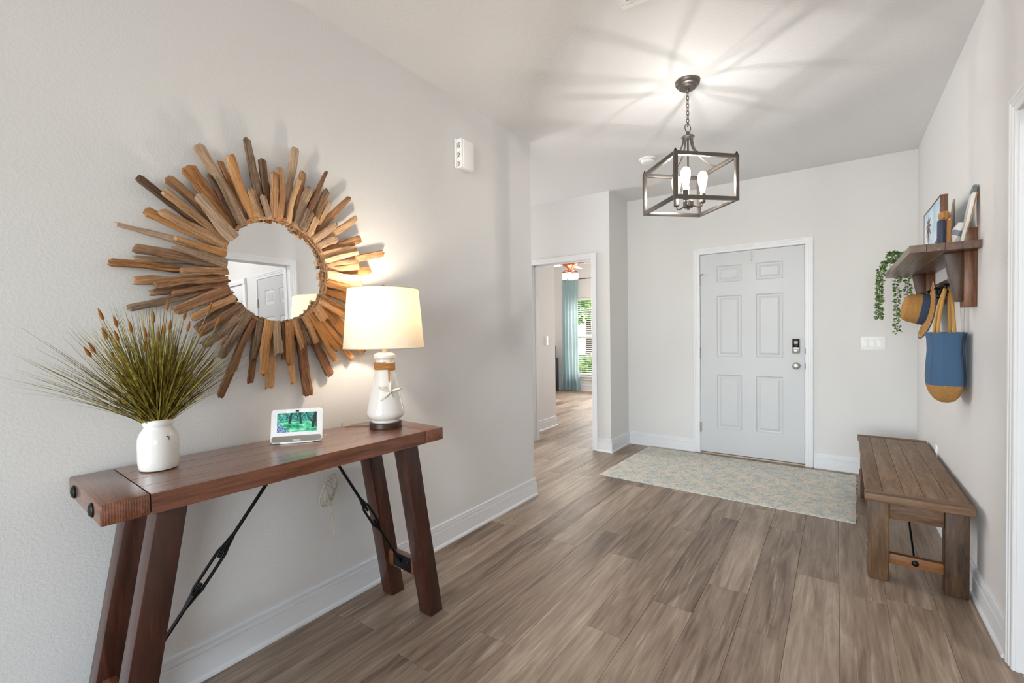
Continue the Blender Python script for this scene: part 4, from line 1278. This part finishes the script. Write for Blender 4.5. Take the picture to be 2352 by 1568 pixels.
rail = MB().box(-0.022, -0.001, 0.122, 1.163, 1.418, 1.552).build('hook_rail', MSH_D, shelf, bevel=0.002)
for hy_ in (0.26, 0.53, 0.80, 1.06):
    hk = MB().box(-0.026, -0.020, hy_ - 0.014, hy_ + 0.014, 1.440, 1.530)
    hk.tube([(-0.022, hy_, 1.460), (-0.045, hy_, 1.455), (-0.068, hy_, 1.458), (-0.078, hy_, 1.472), (-0.076, hy_, 1.490)], 0.0055, 8, flat=(1.0, 1.5))
    hk.ball((-0.074, hy_, 1.496), 0.012, 12, 8, (1.3, 1.2, 0.7))
    hk.build('hook', MBLACK, rail)

# framed palm print standing on the shelf
pic = thing('palm_print', 'small framed picture of a palm tree against pale blue sky', 'picture', (2.365, 0.365, SZ1), math.radians(0))
MFR = wood('walnut_frame', [(66, 40, 26), (106, 72, 50), (130, 94, 70)], 'z', 3, 0.5)
PLh, PHt = 0.262, 0.262
MB().box(-0.006, 0.024, -PLh, -PLh + 0.008, 0, PHt).box(-0.006, 0.024, PLh - 0.008, PLh, 0, PHt).box(-0.006, 0.024, -PLh + 0.008, PLh - 0.008, 0, 0.008).box(-0.006, 0.024, -PLh + 0.008, PLh - 0.008, PHt - 0.008, PHt).build('frame', MFR, pic, bevel=0.001)
pt = Nt('sky_print')
tc = pt.n('TexCoord')
nz = pt.n('TexNoise', i_Scale=5.0, i_Detail=3.0)
sp = pt.n('SeparateXYZ')
pt.l(tc.outputs['Object'], nz.inputs['Vector'])
pt.l(pt.ramp(nz.outputs['Fac'], [(0.35, srgb(160, 196, 220)), (0.5, srgb(206, 222, 232)), (0.65, srgb(232, 238, 242))]), pt.b.inputs['Base Color'])
pt.set(Roughness=0.5)
cvs = MB().box(-0.004, 0.018, -PLh + 0.008, PLh - 0.008, 0.008, PHt - 0.008).build('canvas', pt.m, pic, smooth=False)
pmk = MB()
py_, pz_ = 0.10, 0.165
pmk.prism([(py_ - 0.006, 0.01), (py_ + 0.006, 0.01), (py_ + 0.003, pz_), (py_ - 0.003, pz_)], -0.0052, -0.0042, 'x')
for k in range(9):
    a = 2 * PI * k / 9 + 0.2
    L = 0.085
    c, s_ = math.cos(a), math.sin(a)
    pmk.prism([(py_, pz_), (py_ + L * 0.5 * c - 0.012 * s_, pz_ + L * 0.5 * s_ * 0.9 + 0.012 * c), (py_ + L * c, pz_ + L * s_ * 0.85 - 0.015), (py_ + L * 0.5 * c + 0.008 * s_, pz_ + L * 0.5 * s_ * 0.9 - 0.008 * c)], -0.0052, -0.0042, 'x')
pmk.build('palm_silhouette', plain('palm_ink', (112, 102, 98), 0.7), cvs, smooth=False)

# navy and bare-wood float with a round head
MLOG = wood('log_end', [(110, 66, 30), (176, 122, 70), (206, 160, 104)], 'z', 6, 0.6)
fl = thing('wooden_float', 'navy painted wooden peg figure with a round bare-wood head', 'ornament', (2.352, 0.012, SZ1))
MB().lathe([(0.0001, 0), (0.015, 0), (0.0165, 0.01), (0.0165, 0.108), (0.014, 0.118), (0.0001, 0.12)], 20).build('navy_body', plain('navy_paint', (42, 50, 76), 0.5), fl)
MB().lathe([(0.0001, 0), (0.012, 0), (0.010, 0.06), (0.012, 0.115), (0.0001, 0.118)], 14, T(0.026, 0.008, 0)).build('bare_leg', MLOG, fl)
MB().ball((0.010, 0.0, 0.138), 0.024, 18, 12, (1.0, 0.95, 0.98)).build('round_head', MLOG, fl)
MB().lathe([(0.0001, 0), (0.009, 0.0), (0.007, 0.05), (0.0035, 0.085), (0.0001, 0.09)], 12, T(-0.018, 0.03, 0) @ RY(0.35)).build('slate_wing', plain('slate_blue', (120, 124, 152), 0.6), fl)

# white wooden buoy with grey stripe, leaning
bu = thing('wooden_buoy', 'white wooden buoy with a slate grey band leaning on the shelf', 'ornament', (2.402, 0.100, SZ1))
Mb = T(0.0, 0.0, 0.008) @ RY(math.radians(24))
seg = [(0.0, 0.040, MCERAM, 'white_foot'), (0.040, 0.066, plain('slate_band', (136, 144, 152), 0.6), 'grey_band'), (0.066, 0.105, MCERAM, 'white_head')]


def rad(z):
    return 0.020 + 0.010 * math.sin(PI * (z + 0.012) / 0.125)


for z0, z1, m_, nm in seg:
    MB().lathe([(rad(z0), z0), (rad((z0 + z1) / 2), (z0 + z1) / 2), (rad(z1), z1)], 8, Mb).build(nm, m_ if nm == 'grey_band' else plain(nm + '_paint', (232, 230, 226), 0.6), bu, ang=20)
MB().cyl(Mb @ Vector((0, 0, 0.104)), Mb @ Vector((0, 0, 0.128)), 0.006, 10).build('buoy_peg', MLOG, bu)

# toy paddle leaning on the wall
pd = thing('paddle', 'white paddle blade with grey tip leaning on the wall above the shelf', 'ornament', (2.425, 0.026, SZ1))
Mp = T(0, 0, 0.0) @ RY(math.radians(9.5))
prof = [(-0.006, 0.0), (0.006, 0.0), (0.007, 0.06), (0.030, 0.10), (0.034, 0.17), (0.031, 0.232), (-0.031, 0.232), (-0.034, 0.17), (-0.030, 0.10), (-0.007, 0.06)]
MB().prism(prof, -0.007, 0.007, 'x', Mp).build('blade', plain('paddle_white', (226, 224, 220), 0.5), pd, bevel=0.003)
MB().prism([(-0.031, 0.232), (0.031, 0.232), (0.024, 0.262), (0.010, 0.272), (-0.010, 0.272), (-0.024, 0.262)], -0.007, 0.007, 'x', Mp).build('grey_tip', plain('paddle_grey', (108, 114, 116), 0.5), pd, bevel=0.003)
MB().prism(prof, 0.007, 0.0105, 'x', Mp).build('wood_back', MLOG, pd)
# small taupe sail ornament
sl_ = thing('sail_ornament', 'taupe wooden sail shape standing behind the palm picture', 'ornament', (2.425, 0.235, SZ1))
MB().prism([(-0.075, 0.02), (0.055, 0.02), (0.06, 0.265), (0.05, 0.268), (0.0, 0.225), (-0.05, 0.15), (-0.072, 0.08)], -0.004, 0.004, 'x').build('sail', plain('taupe_paint', (170, 158, 142), 0.7), sl_, bevel=0.001, M=T(0.0, 0, 0) @ RZ(math.radians(-14)))
MB().box(-0.014, 0.014, -0.08, 0.07, 0.0, 0.022).build('hull', MLOG, sl_, bevel=0.004)

# trailing ivy
ivy = thing('trailing_vine', 'artificial green trailing vine spilling over the far shelf end', 'plant', (2.285, 1.20, SZ1))
MB().lathe([(0.0001, 0.0), (0.034, 0.0), (0.042, 0.045), (0.044, 0.05), (0.038, 0.05), (0.036, 0.04), (0.0001, 0.038)], 28).build('pot', MCERAM, ivy)
lf = Nt('vine_leaf')
oi = lf.n('TexCoord')
nz = lf.n('TexNoise', i_Scale=45.0, i_Detail=1.0)
lf.l(oi.outputs['Object'], nz.inputs['Vector'])
lf.l(lf.ramp(nz.outputs['Fac'], [(0.3, srgb(58, 90, 50)), (0.5, srgb(104, 136, 76)), (0.7, srgb(158, 178, 104))]), lf.b.inputs['Base Color'])
lf.set(Roughness=0.55)
MLEAF = lf.m
MSTEM = plain('vine_stem', (96, 88, 66), 0.7)
rg = random.Random(17)


def vine(pts, dens, size, spread):
    st = MB().tube(pts, 0.0014, 5).build('vine_stem', MSTEM, ivy)
    lv = MB()
    P = [Vector(p) for p in pts]
    for i in range(len(P) - 1):
        a, b = P[i], P[i + 1]
        n = max(1, int((b - a).length * dens))
        for k in range(n):
            c = a.lerp(b, (k + rg.random()) / n)
            an = rg.uniform(0, 2 * PI)
            el = rg.uniform(-0.9, 0.5)
            d = Vector((math.cos(an) * math.cos(el), math.sin(an) * math.cos(el), math.sin(el)))
            if c.x + d.x * 0.03 > 0.180:
                d.x = -abs(d.x)
            c2 = c + d * rg.uniform(0.002, spread)
            L = size * rg.uniform(0.7, 1.25)
            sd_ = d.cross(Vector((rg.uniform(-1, 1), rg.uniform(-1, 1), rg.uniform(-1, 1)))).normalized()
            nn = d.cross(sd_) * L * 0.12
            w = L * 0.36
            lv.add([c2, c2 + d * L * 0.35 + sd_ * w + nn, c2 + d * L * 0.75 + sd_ * w * 0.8 + nn, c2 + d * L, c2 + d * L * 0.75 - sd_ * w * 0.8 + nn, c2 + d * L * 0.35 - sd_ * w + nn, c2 + d * L * 0.5],
                   [(0, 1, 6), (1, 2, 6), (2, 3, 6), (3, 4, 6), (4, 5, 6), (5, 0, 6)])
    ob = lv.build('vine_leaves', MLEAF, st, smooth=False)
    ob['kind'] = 'stuff'


# local coordinates relative to the pot; shelf front edge at x -0.057, far end at y +0.135
vine([(0, 0, 0.05), (-0.04, -0.03, 0.085), (-0.075, -0.01, 0.06), (-0.088, 0.0, -0.02), (-0.095, 0.01, -0.13), (-0.100, 0.015, -0.24), (-0.103, 0.015, -0.335)], 520, 0.020, 0.014)
vine([(0, 0, 0.05), (-0.05, 0.05, 0.09), (-0.085, 0.06, 0.03), (-0.095, 0.06, -0.08), (-0.088, 0.07, -0.20), (-0.090, 0.07, -0.33)], 430, 0.020, 0.014)
vine([(0, 0, 0.05), (0.01, 0.08, 0.085), (0.012, 0.150, 0.06), (0.014, 0.168, -0.03), (0.016, 0.172, -0.15), (0.012, 0.175, -0.28), (0.018, 0.175, -0.43)], 460, 0.020, 0.013)
vine([(0, 0, 0.05), (0.05, 0.08, 0.085), (0.072, 0.150, 0.06), (0.075, 0.168, -0.03), (0.074, 0.172, -0.15), (0.075, 0.174, -0.27)], 460, 0.020, 0.013)
vine([(0, 0, 0.05), (0.02, -0.10, 0.10), (0.03, -0.22, 0.09), (0.02, -0.32, 0.075)], 330, 0.020, 0.012)
vine([(0, 0, 0.05), (-0.02, -0.06, 0.12), (-0.045, -0.09, 0.125), (-0.05, -0.14, 0.10)], 600, 0.022, 0.016)

# sun hat hung on the third hook
MSTRAW = Nt('woven_straw')
tc = MSTRAW.n('TexCoord')
wv = MSTRAW.n('TexWave', wave_type='BANDS', bands_direction='Z', i_Scale=110.0, i_Distortion=1.5, i_Detail=1.0)
nz = MSTRAW.n('TexNoise', i_Scale=160.0, i_Detail=2.0)
MSTRAW.l(tc.outputs['Object'], wv.inputs['Vector'])
MSTRAW.l(tc.outputs['Object'], nz.inputs['Vector'])
f_ = MSTRAW.math('ADD', MSTRAW.math('MULTIPLY', wv.outputs['Fac'], 0.5), MSTRAW.math('MULTIPLY', nz.outputs['Fac'], 0.5))
MSTRAW.l(MSTRAW.ramp(f_, [(0.25, srgb(140, 92, 40)), (0.5, srgb(190, 136, 70)), (0.75, srgb(216, 168, 100))]), MSTRAW.b.inputs['Base Color'])
MSTRAW.set(Roughness=0.85)
MSTRAW.bump(f_, 0.7, 0.004)
MSTRAW = MSTRAW.m
MNAVY = plain('navy_denim_band', (58, 76, 104), 0.85, bump=0.5, bscale=700)
hat = thing('sun_hat', 'straw sun hat with navy band hanging on a hook', 'hat', (2.397, 0.80, 1.385))
# local z is the hat axis (crown up); crown points out from the wall towards -x
Mh = RY(math.radians(-80)) @ RZ(0)
MB().lathe([(0.094, 0.036), (0.092, 0.052), (0.086, 0.086), (0.077, 0.108), (0.058, 0.119), (0.032, 0.123), (0.0001, 0.124)], 36, close=False).build('crown', MSTRAW, hat, M=Mh)
MB().lathe([(0.0955, 0.004), (0.0965, 0.010), (0.0955, 0.038), (0.0938, 0.039)], 36, close=False).build('hat_band', MNAVY, hat, M=Mh)
br = MB()
vs, fs = [], []
n = 48
for j, (r, z) in enumerate(((0.095, 0.006), (0.120, 0.002), (0.150, -0.002), (0.180, -0.004), (0.180, -0.008), (0.150, -0.006), (0.120, -0.002), (0.095, 0.002))):
    for k in range(n):
        a = 2 * PI * k / n
        wv_ = 0.012 * ((r - 0.083) / 0.097) * math.cos(2 * a + 0.5)
        vs.append((r * math.cos(a), r * 0.86 * math.sin(a), z + wv_))
for j in range(7):
    for k in range(n):
        fs.append((j * n + k, j * n + (k + 1) % n, (j + 1) * n + (k + 1) % n, (j + 1) * n + k))
br.add(vs, fs)
br.build('brim', MSTRAW, hat, M=Mh)
MB().tube([(0.180 * math.cos(2 * PI * k / n), 0.180 * 0.86 * math.sin(2 * PI * k / n), -0.006 + 0.012 * math.cos(4 * PI * k / n + 0.5)) for k in range(n)], 0.0032, 6, closed=True).build('brim_binding', MNAVY, hat, M=Mh)

# tote bag on the first hook
MDEN = plain('blue_canvas', (68, 98, 130), 0.9, bump=0.5, bscale=600)
bag = thing('tote_bag', 'blue canvas tote bag with woven tan base and rope handles', 'bag', (2.398, 0.26, 0.885))
rg = random.Random(6)


def bag_ring(z, hw, hd, n=40, sag=0.0, fold=0.0):
    out = []
    for k in range(n):
        a = 2 * PI * k / n
        c, s_ = math.cos(a), math.sin(a)
        x = hd * math.copysign(abs(c) ** 0.5, c)
        y = hw * math.copysign(abs(s_) ** 0.55, s_)
        x += fold * math.sin(3 * a + 1.0) + fold * 0.6 * math.sin(5 * a)
        out.append((x, y, z + sag * (1 - (s_ ** 2)) * 1.0))
    return out


def skin(rings, cap0=True):
    m = MB()
    n = len(rings[0])
    vs, fs = [], []
    for r in rings:
        vs += r
    for i in range(len(rings) - 1):
        for k in range(n):
            fs.append((i * n + k, i * n + (k + 1) % n, (i + 1) * n + (k + 1) % n, (i + 1) * n + k))
    if cap0:
        fs.append(tuple(range(n - 1, -1, -1)))
    return m.add(vs, fs)


skin([bag_ring(0.002, 0.05, 0.020), bag_ring(0.012, 0.09, 0.036), bag_ring(0.040, 0.125, 0.054, fold=0.001), bag_ring(0.080, 0.138, 0.066, fold=0.002), bag_ring(0.094, 0.140, 0.068, fold=0.002)]).build('woven_base', MSTRAW, bag, ang=60)
skin([bag_ring(0.094, 0.140, 0.0687, fold=0.002), bag_ring(0.14, 0.143, 0.070, fold=0.003), bag_ring(0.20, 0.143, 0.067, fold=0.005), bag_ring(0.27, 0.143, 0.062, fold=0.006), bag_ring(0.33, 0.146, 0.064, fold=0.006), bag_ring(0.364, 0.152, 0.071, fold=0.005),
      bag_ring(0.363, 0.145, 0.065, fold=0.005), bag_ring(0.32, 0.138, 0.055, fold=0.005), bag_ring(0.22, 0.135, 0.052)], cap0=False).build('canvas_body', MDEN, bag, ang=60)
MHAND = plain('tan_rope_handle', (198, 148, 78), 0.7, bump=0.4, bscale=300)
for sx in (-1, 1):
    yh = 0.055
    pts = [(sx * 0.032, -yh, 0.335)] + bez((sx * 0.032, -yh, 0.36), (sx * 0.026, -yh, 0.50), (0.014 + sx * 0.008, -0.022, 0.585), (0.012 + sx * 0.010, 0.0, 0.5895), 10) + bez((0.012 + sx * 0.010, 0.0, 0.5895), (0.014 + sx * 0.008, 0.022, 0.585), (sx * 0.026, yh, 0.50), (sx * 0.032, yh, 0.36), 10)[1:] + [(sx * 0.032, yh, 0.335)]
    MB().tube(pts, 0.0072, 10).build('handle', MHAND, bag, ang=60)
MB().tube([(0.0665, -0.128, 0.096), (0.064, -0.13, 0.2), (0.060, -0.13, 0.28), (0.066, -0.137, 0.362)], 0.0016, 5).build('side_seam', MDEN, bag)
MB().tube([(-0.0675, -0.128, 0.096), (-0.066, -0.13, 0.2), (-0.060, -0.13, 0.28), (-0.067, -0.137, 0.362)], 0.0016, 5).build('side_seam', MDEN, bag)
strap = MB()
for dy in (0.0, 0.01):
    strap.tube(bez((0.060, -0.02 + dy, 0.47), (0.062, -0.02 + dy, 0.53), (0.05, 0.0, 0.58), (0.03, 0.0, 0.588), 8), 0.0014, 5)
    strap.tube(bez((0.062, -0.03 + dy, 0.34), (0.064, -0.03 + dy, 0.40), (0.062, -0.02 + dy, 0.44), (0.060, -0.02 + dy, 0.47), 8), 0.0014, 5)
strap.build('hang_cord', plain('grey_cord', (196, 194, 190), 0.7), bag)

# ------------------------------------------------------------------ bedroom contents
fan = thing('ceiling_fan', 'copper ceiling fan with lit glass jar shades in the bedroom', 'ceiling fan', (-1.79, 4.0, 0))
MCOP = plain('aged_copper', (166, 92, 62), 0.35, 0.85)
MB().lathe([(0.0001, 2.66), (0.07, 2.665), (0.075, H - 0.001), (0.0001, H - 0.001)], 28).cyl((0, 0, 2.50), (0, 0, 2.68), 0.014, 12).build('downrod', MCOP, fan)
MB().lathe([(0.0001, 2.36), (0.05, 2.362), (0.07, 2.39), (0.11, 2.41), (0.13, 2.44), (0.13, 2.49), (0.10, 2.52), (0.0001, 2.525)], 32).build('motor', MCOP, fan)
MB().lathe([(0.0001, 2.295), (0.03, 2.297), (0.034, 2.31), (0.028, 2.335), (0.045, 2.362), (0.0001, 2.364)], 24).build('light_hub', MCOP, fan)
MBLADE = plain('white_fan_blade', (232, 228, 224), 0.45)
for k in range(5):
    a = 2 * PI * k / 5 + 0.55
    b_ = MB().prism([(0.19, -0.045), (0.26, -0.06), (0.62, -0.072), (0.66, -0.05), (0.66, 0.05), (0.62, 0.072), (0.26, 0.06), (0.19, 0.045)], -0.004, 0.004, 'z').build('blade', MBLADE, fan, M=RZ(a) @ T(0, 0, 2.445) @ RX(0.2), bevel=0.001)
    MB().tube([(0.10, 0, 0.005), (0.16, 0.012, 0.012), (0.24, 0.0, 0.006)], 0.010, 6).build('blade_iron', MCOP, b_)
jar_em = Nt('glass_jar_lit')
jar_em.set(Base_Color=(0.95, 0.93, 0.9, 1), Roughness=0.1, Emission_Color=srgb(255, 236, 214), Emission_Strength=1.6)
for k in range(4):
    a = 2 * PI * k / 4 + 0.3
    jx, jy = 0.10 * math.cos(a), 0.10 * math.sin(a)
    am_ = MB().tube(bez((0.03 * math.cos(a), 0.03 * math.sin(a), 2.325), (0.07 * math.cos(a), 0.07 * math.sin(a), 2.34), (jx, jy, 2.34), (jx, jy, 2.305), 8), 0.006, 6)
    am_.cyl((jx, jy, 2.285), (jx, jy, 2.31), 0.030, 14).build('jar_holder', MCOP, fan)
    MB().lathe([(0.022, 2.288), (0.034, 2.276), (0.040, 2.255), (0.042, 2.185), (0.036, 2.176), (0.0001, 2.174)], 18, T(jx, jy, 0), close=False).build('glass_jar', jar_em.m, fan)
lamp('fan_light', 'POINT', (-1.79, 4.0, 2.12), 38.0, (1.0, 0.93, 0.84), shadow_soft_size=0.10)

rod = thing('curtain_rod', 'thin dark curtain rod above the bedroom window', 'curtain rod', (-2.25, 5.84, 2.405))
MB().cyl((-0.66, 0, 0), (0.85, 0, 0), 0.008, 10).build('rod', MBLACK, rod)
for s in (-0.69, 0.88):
    MB().ball((s, 0, 0), 0.022, 14, 8).build('rod_finial', MNICK, rod)
for s in (-0.60, 0.79):
    MB().cyl((s, 0.0, 0), (s, 0.109, 0), 0.006, 8).build('rod_bracket', MBLACK, rod)


def curtain(name, label, x0, x1):
    n, m = 90, 26
    vs, fs = [], []
    for j in range(m + 1):
        t = j / m
        z = 2.44 - 2.415 * t
        flare = 1.0 + (0.20 * max(0, t - 0.90) / 0.10) + 0.06 * t
        amp = 0.020 + 0.018 * t
        if t < 0.10:
            amp *= 0.75
        for i in range(n + 1):
            u = i / n
            xc = (x0 + x1) / 2 + (u - 0.5) * (x1 - x0) * flare
            yy = 5.84 - 0.012 - amp * (1 + math.sin(u * 2 * PI * 5.0 + 0.6 * math.sin(t * 5)))
            vs.append((xc + 0.012 * math.sin(t * 4 + u * 9) * t, yy, z))
    for j in range(m):
        for i in range(n):
            a = j * (n + 1) + i
            fs.append((a, a + 1, a + n + 2, a + n + 1))
    t_ = Nt('teal_sheer')
    t_.t.nodes.remove(t_.b)
    df = t_.n('BsdfDiffuse', i_Color=srgb(140, 182, 190))
    ts = t_.n('BsdfTranslucent', i_Color=srgb(222, 226, 224))
    mx = t_.n('MixShader', i_0=0.5)
    tc = t_.n('TexCoord')
    nz = t_.n('TexNoise', i_Scale=40.0)
    t_.l(tc.outputs['Object'], nz.inputs['Vector'])
    t_.l(t_.mix(nz.outputs['Fac'], srgb(128, 172, 184), srgb(152, 188, 196)), df.inputs['Color'])
    t_.l(df.outputs[0], mx.inputs[1])
    t_.l(ts.outputs[0], mx.inputs[2])
    t_.l(mx.outputs[0], t_.t.nodes['Material Output'].inputs['Surface'])
    o = MB().add(vs, fs).build(name, t_.m, ang=180)
    return tag(o, label, 'curtain')


curtain('curtain', 'pale teal curtain hanging left of the bedroom window', -2.945, -2.565)

MCAB = plain('black_cabinet', (44, 44, 52), 0.45)
cab = thing('file_cabinet', 'black file cabinet behind the bedroom doorway wall', 'cabinet', (-3.22, 5.50, 0))
MB().box(-0.22, 0.20, -0.20, 0.24, 0.03, 0.72).build('body', MCAB, cab, bevel=0.006)
for k in range(3):
    dr = MB().box(-0.21, 0.19, -0.216, -0.199, 0.06 + 0.215 * k, 0.265 + 0.215 * k).build('drawer', MCAB, cab, bevel=0.004)
    MB().tube([(0.10, -0.216, 0.205 + 0.215 * k), (0.105, -0.236, 0.205 + 0.215 * k), (0.165, -0.236, 0.205 + 0.215 * k), (0.17, -0.216, 0.205 + 0.215 * k)], 0.006, 6).build('handle', MNICK, dr)
MB().box(-0.22, 0.20, -0.20, 0.24, 0.0, 0.03).build('plinth', MDARK, cab)
spk = thing('speaker_box', 'black box standing on the file cabinet', 'box', (-3.25, 5.50, 0.72))
MB().box(-0.18, 0.20, -0.16, 0.18, 0.0, 0.25).build('box_body', MCAB, spk, bevel=0.006)
MB().box(-0.16, 0.18, -0.166, -0.159, 0.02, 0.06).build('front_strip', MNICK, spk)

# ------------------------------------------------------------------ outside the bedroom window
lawn = MB().box(-14, 14, 6.2, 40, -0.5, -0.35).build('lawn', plain('lawn_green', (150, 160, 74), 0.9, bump=0.5, bscale=30), smooth=False)
tag(lawn, 'sunlit lawn seen through the bedroom window', 'lawn', kind='stuff')
MLF = Nt('tree_foliage')
tc = MLF.n('TexCoord')
nz = MLF.n('TexNoise', i_Scale=6.0, i_Detail=4.0)
MLF.l(tc.outputs['Object'], nz.inputs['Vector'])
MLF.l(MLF.ramp(nz.outputs['Fac'], [(0.3, srgb(58, 84, 36)), (0.5, srgb(120, 148, 62)), (0.7, srgb(196, 206, 120))]), MLF.b.inputs['Base Color'])
MLF.set(Roughness=0.7)
MLF = MLF.m
MTRK = plain('tree_trunk', (96, 76, 56), 0.9)
rg = random.Random(31)
for k, (tx, ty, tz, tr_, lab) in enumerate(((-5.6, 12.5, 3.2, 1.7, 'leafy garden tree left of centre through the blind'), (-4.6, 17.0, 3.6, 2.3, 'taller leafy tree further back in the garden'), (-9.8, 17.0, 3.4, 2.3, 'leafy tree at the far left of the garden'))):
    tree = thing('garden_tree', lab, 'tree', (tx, ty, -0.338), group='trees outside the bedroom window')
    MB().tube([(0, 0, 0), (0.05, 0, 1.2), (0, 0.05, tz)], [0.16, 0.12, 0.06], 8).build('trunk', MTRK, tree)
    lv = MB()
    for i in range(900):
        a, b = rg.uniform(0, 2 * PI), math.acos(rg.uniform(-1, 1))
        r = tr_ * rg.uniform(0.45, 1.0)
        c = Vector((r * math.sin(b) * math.cos(a), r * math.sin(b) * math.sin(a), tz + 0.8 * r * math.cos(b)))
        if c.z < 0.5:
            continue
        d = Vector((rg.uniform(-1, 1), rg.uniform(-1, 1), rg.uniform(-1, 1))).normalized() * 0.22
        e_ = d.cross(Vector((rg.uniform(-1, 1), rg.uniform(-1, 1), rg.uniform(-1, 1)))).normalized() * 0.12
        lv.add([c, c + d * 0.5 + e_, c + d, c + d * 0.5 - e_], [(0, 1, 2, 3)])
    ob = lv.build('foliage', MLF, tree, smooth=False)
    ob['kind'] = 'stuff'
for k, (sx, sy, lab) in enumerate(((-4.4, 10.2, 'low round shrub in the bedroom garden, nearest the window'), (-5.6, 11.2, 'low round shrub in the bedroom garden, further left'))):
    shb = thing('garden_shrub', lab, 'shrub', (sx, sy, -0.35), group='shrubs outside the bedroom window')
    lv = MB()
    for i in range(500):
        a, b = rg.uniform(0, 2 * PI), math.acos(rg.uniform(-0.3, 1))
        r = 0.75 * rg.uniform(0.6, 1.0)
        c = Vector((r * math.sin(b) * math.cos(a), r * math.sin(b) * math.sin(a), 0.3 + 0.8 * r * math.cos(b)))
        d = Vector((rg.uniform(-1, 1), rg.uniform(-1, 1), rg.uniform(-1, 1))).normalized() * 0.14
        e_ = d.cross(Vector((rg.uniform(-1, 1), rg.uniform(-1, 1), rg.uniform(-1, 1)))).normalized() * 0.07
        lv.add([c, c + d * 0.5 + e_, c + d, c + d * 0.5 - e_], [(0, 1, 2, 3)])
    ob = lv.build('foliage', MLF, shb, smooth=False)
    ob['kind'] = 'stuff'
    MB().cyl((0, 0, 0), (0, 0, 0.5), 0.04, 8).build('stem', MTRK, shb)

# ------------------------------------------------------------------ mudroom seen in the mirror
hp_ = thing('hook_panel', 'white shiplap hook panel reflected in the mirror', 'wall panel', (4.32, MY0, 0))
for k in range(9):
    MB().box(-0.43, 0.60, -0.016, -0.001, 0.20 + 0.205 * k + 0.002, 0.405 + 0.205 * k - 0.002).build('shiplap_board', MTRIM, hp_, bevel=0.002)
MB().box(-0.49, 0.66, -0.035, -0.001, 2.045, 2.11).build('top_cap', MTRIM, hp_, bevel=0.003)
for s in (-0.49, 0.60):
    MB().box(s, s + 0.06, -0.028, -0.001, 0.05, 2.045).build('stile', MTRIM, hp_, bevel=0.003)
for hx_ in (-0.15, 0.2, 0.5):
    ah = MB().tube([(hx_, -0.018, 1.84), (hx_, -0.020, 2.0)], 0.008, 8).box(hx_ - 0.035, hx_ + 0.035, -0.028, -0.016, 1.965, 1.98)
    ah.tube(bez((hx_ - 0.05, -0.03, 1.875), (hx_ - 0.045, -0.03, 1.83), (hx_ + 0.045, -0.03, 1.83), (hx_ + 0.05, -0.03, 1.875), 10), 0.007, 6)
    ah.build('anchor_hook', MBRONZE, hp_)
me_ = Nt('added_light_diffuser')  # unseen ceiling lamp, added to brighten the mudroom
me_.set(Emission_Color=srgb(255, 246, 236), Emission_Strength=2.0)
for lab_, lx_, ly_ in (('added unseen round ceiling light brightening the mudroom', 3.9, -1.5),):
    ml = thing('added_ceiling_light', lab_, 'added light', (lx_, ly_, H))
    MB().lathe([(0.0001, -0.07), (0.10, -0.065), (0.14, -0.04), (0.15, -0.02), (0.0001, -0.02)], 32).build('diffuser', me_.m, ml)
    MB().lathe([(0.0001, -0.02), (0.16, -0.02), (0.165, -0.001), (0.0001, -0.001)], 32).build('rim', MNICK, ml)
lamp('mudroom_fill', 'POINT', (3.9, -1.5, H - 0.15), 44.0, (1.0, 1.0, 1.0), shadow_soft_size=0.12)  # fill from the added lamp, also spilling through the opening
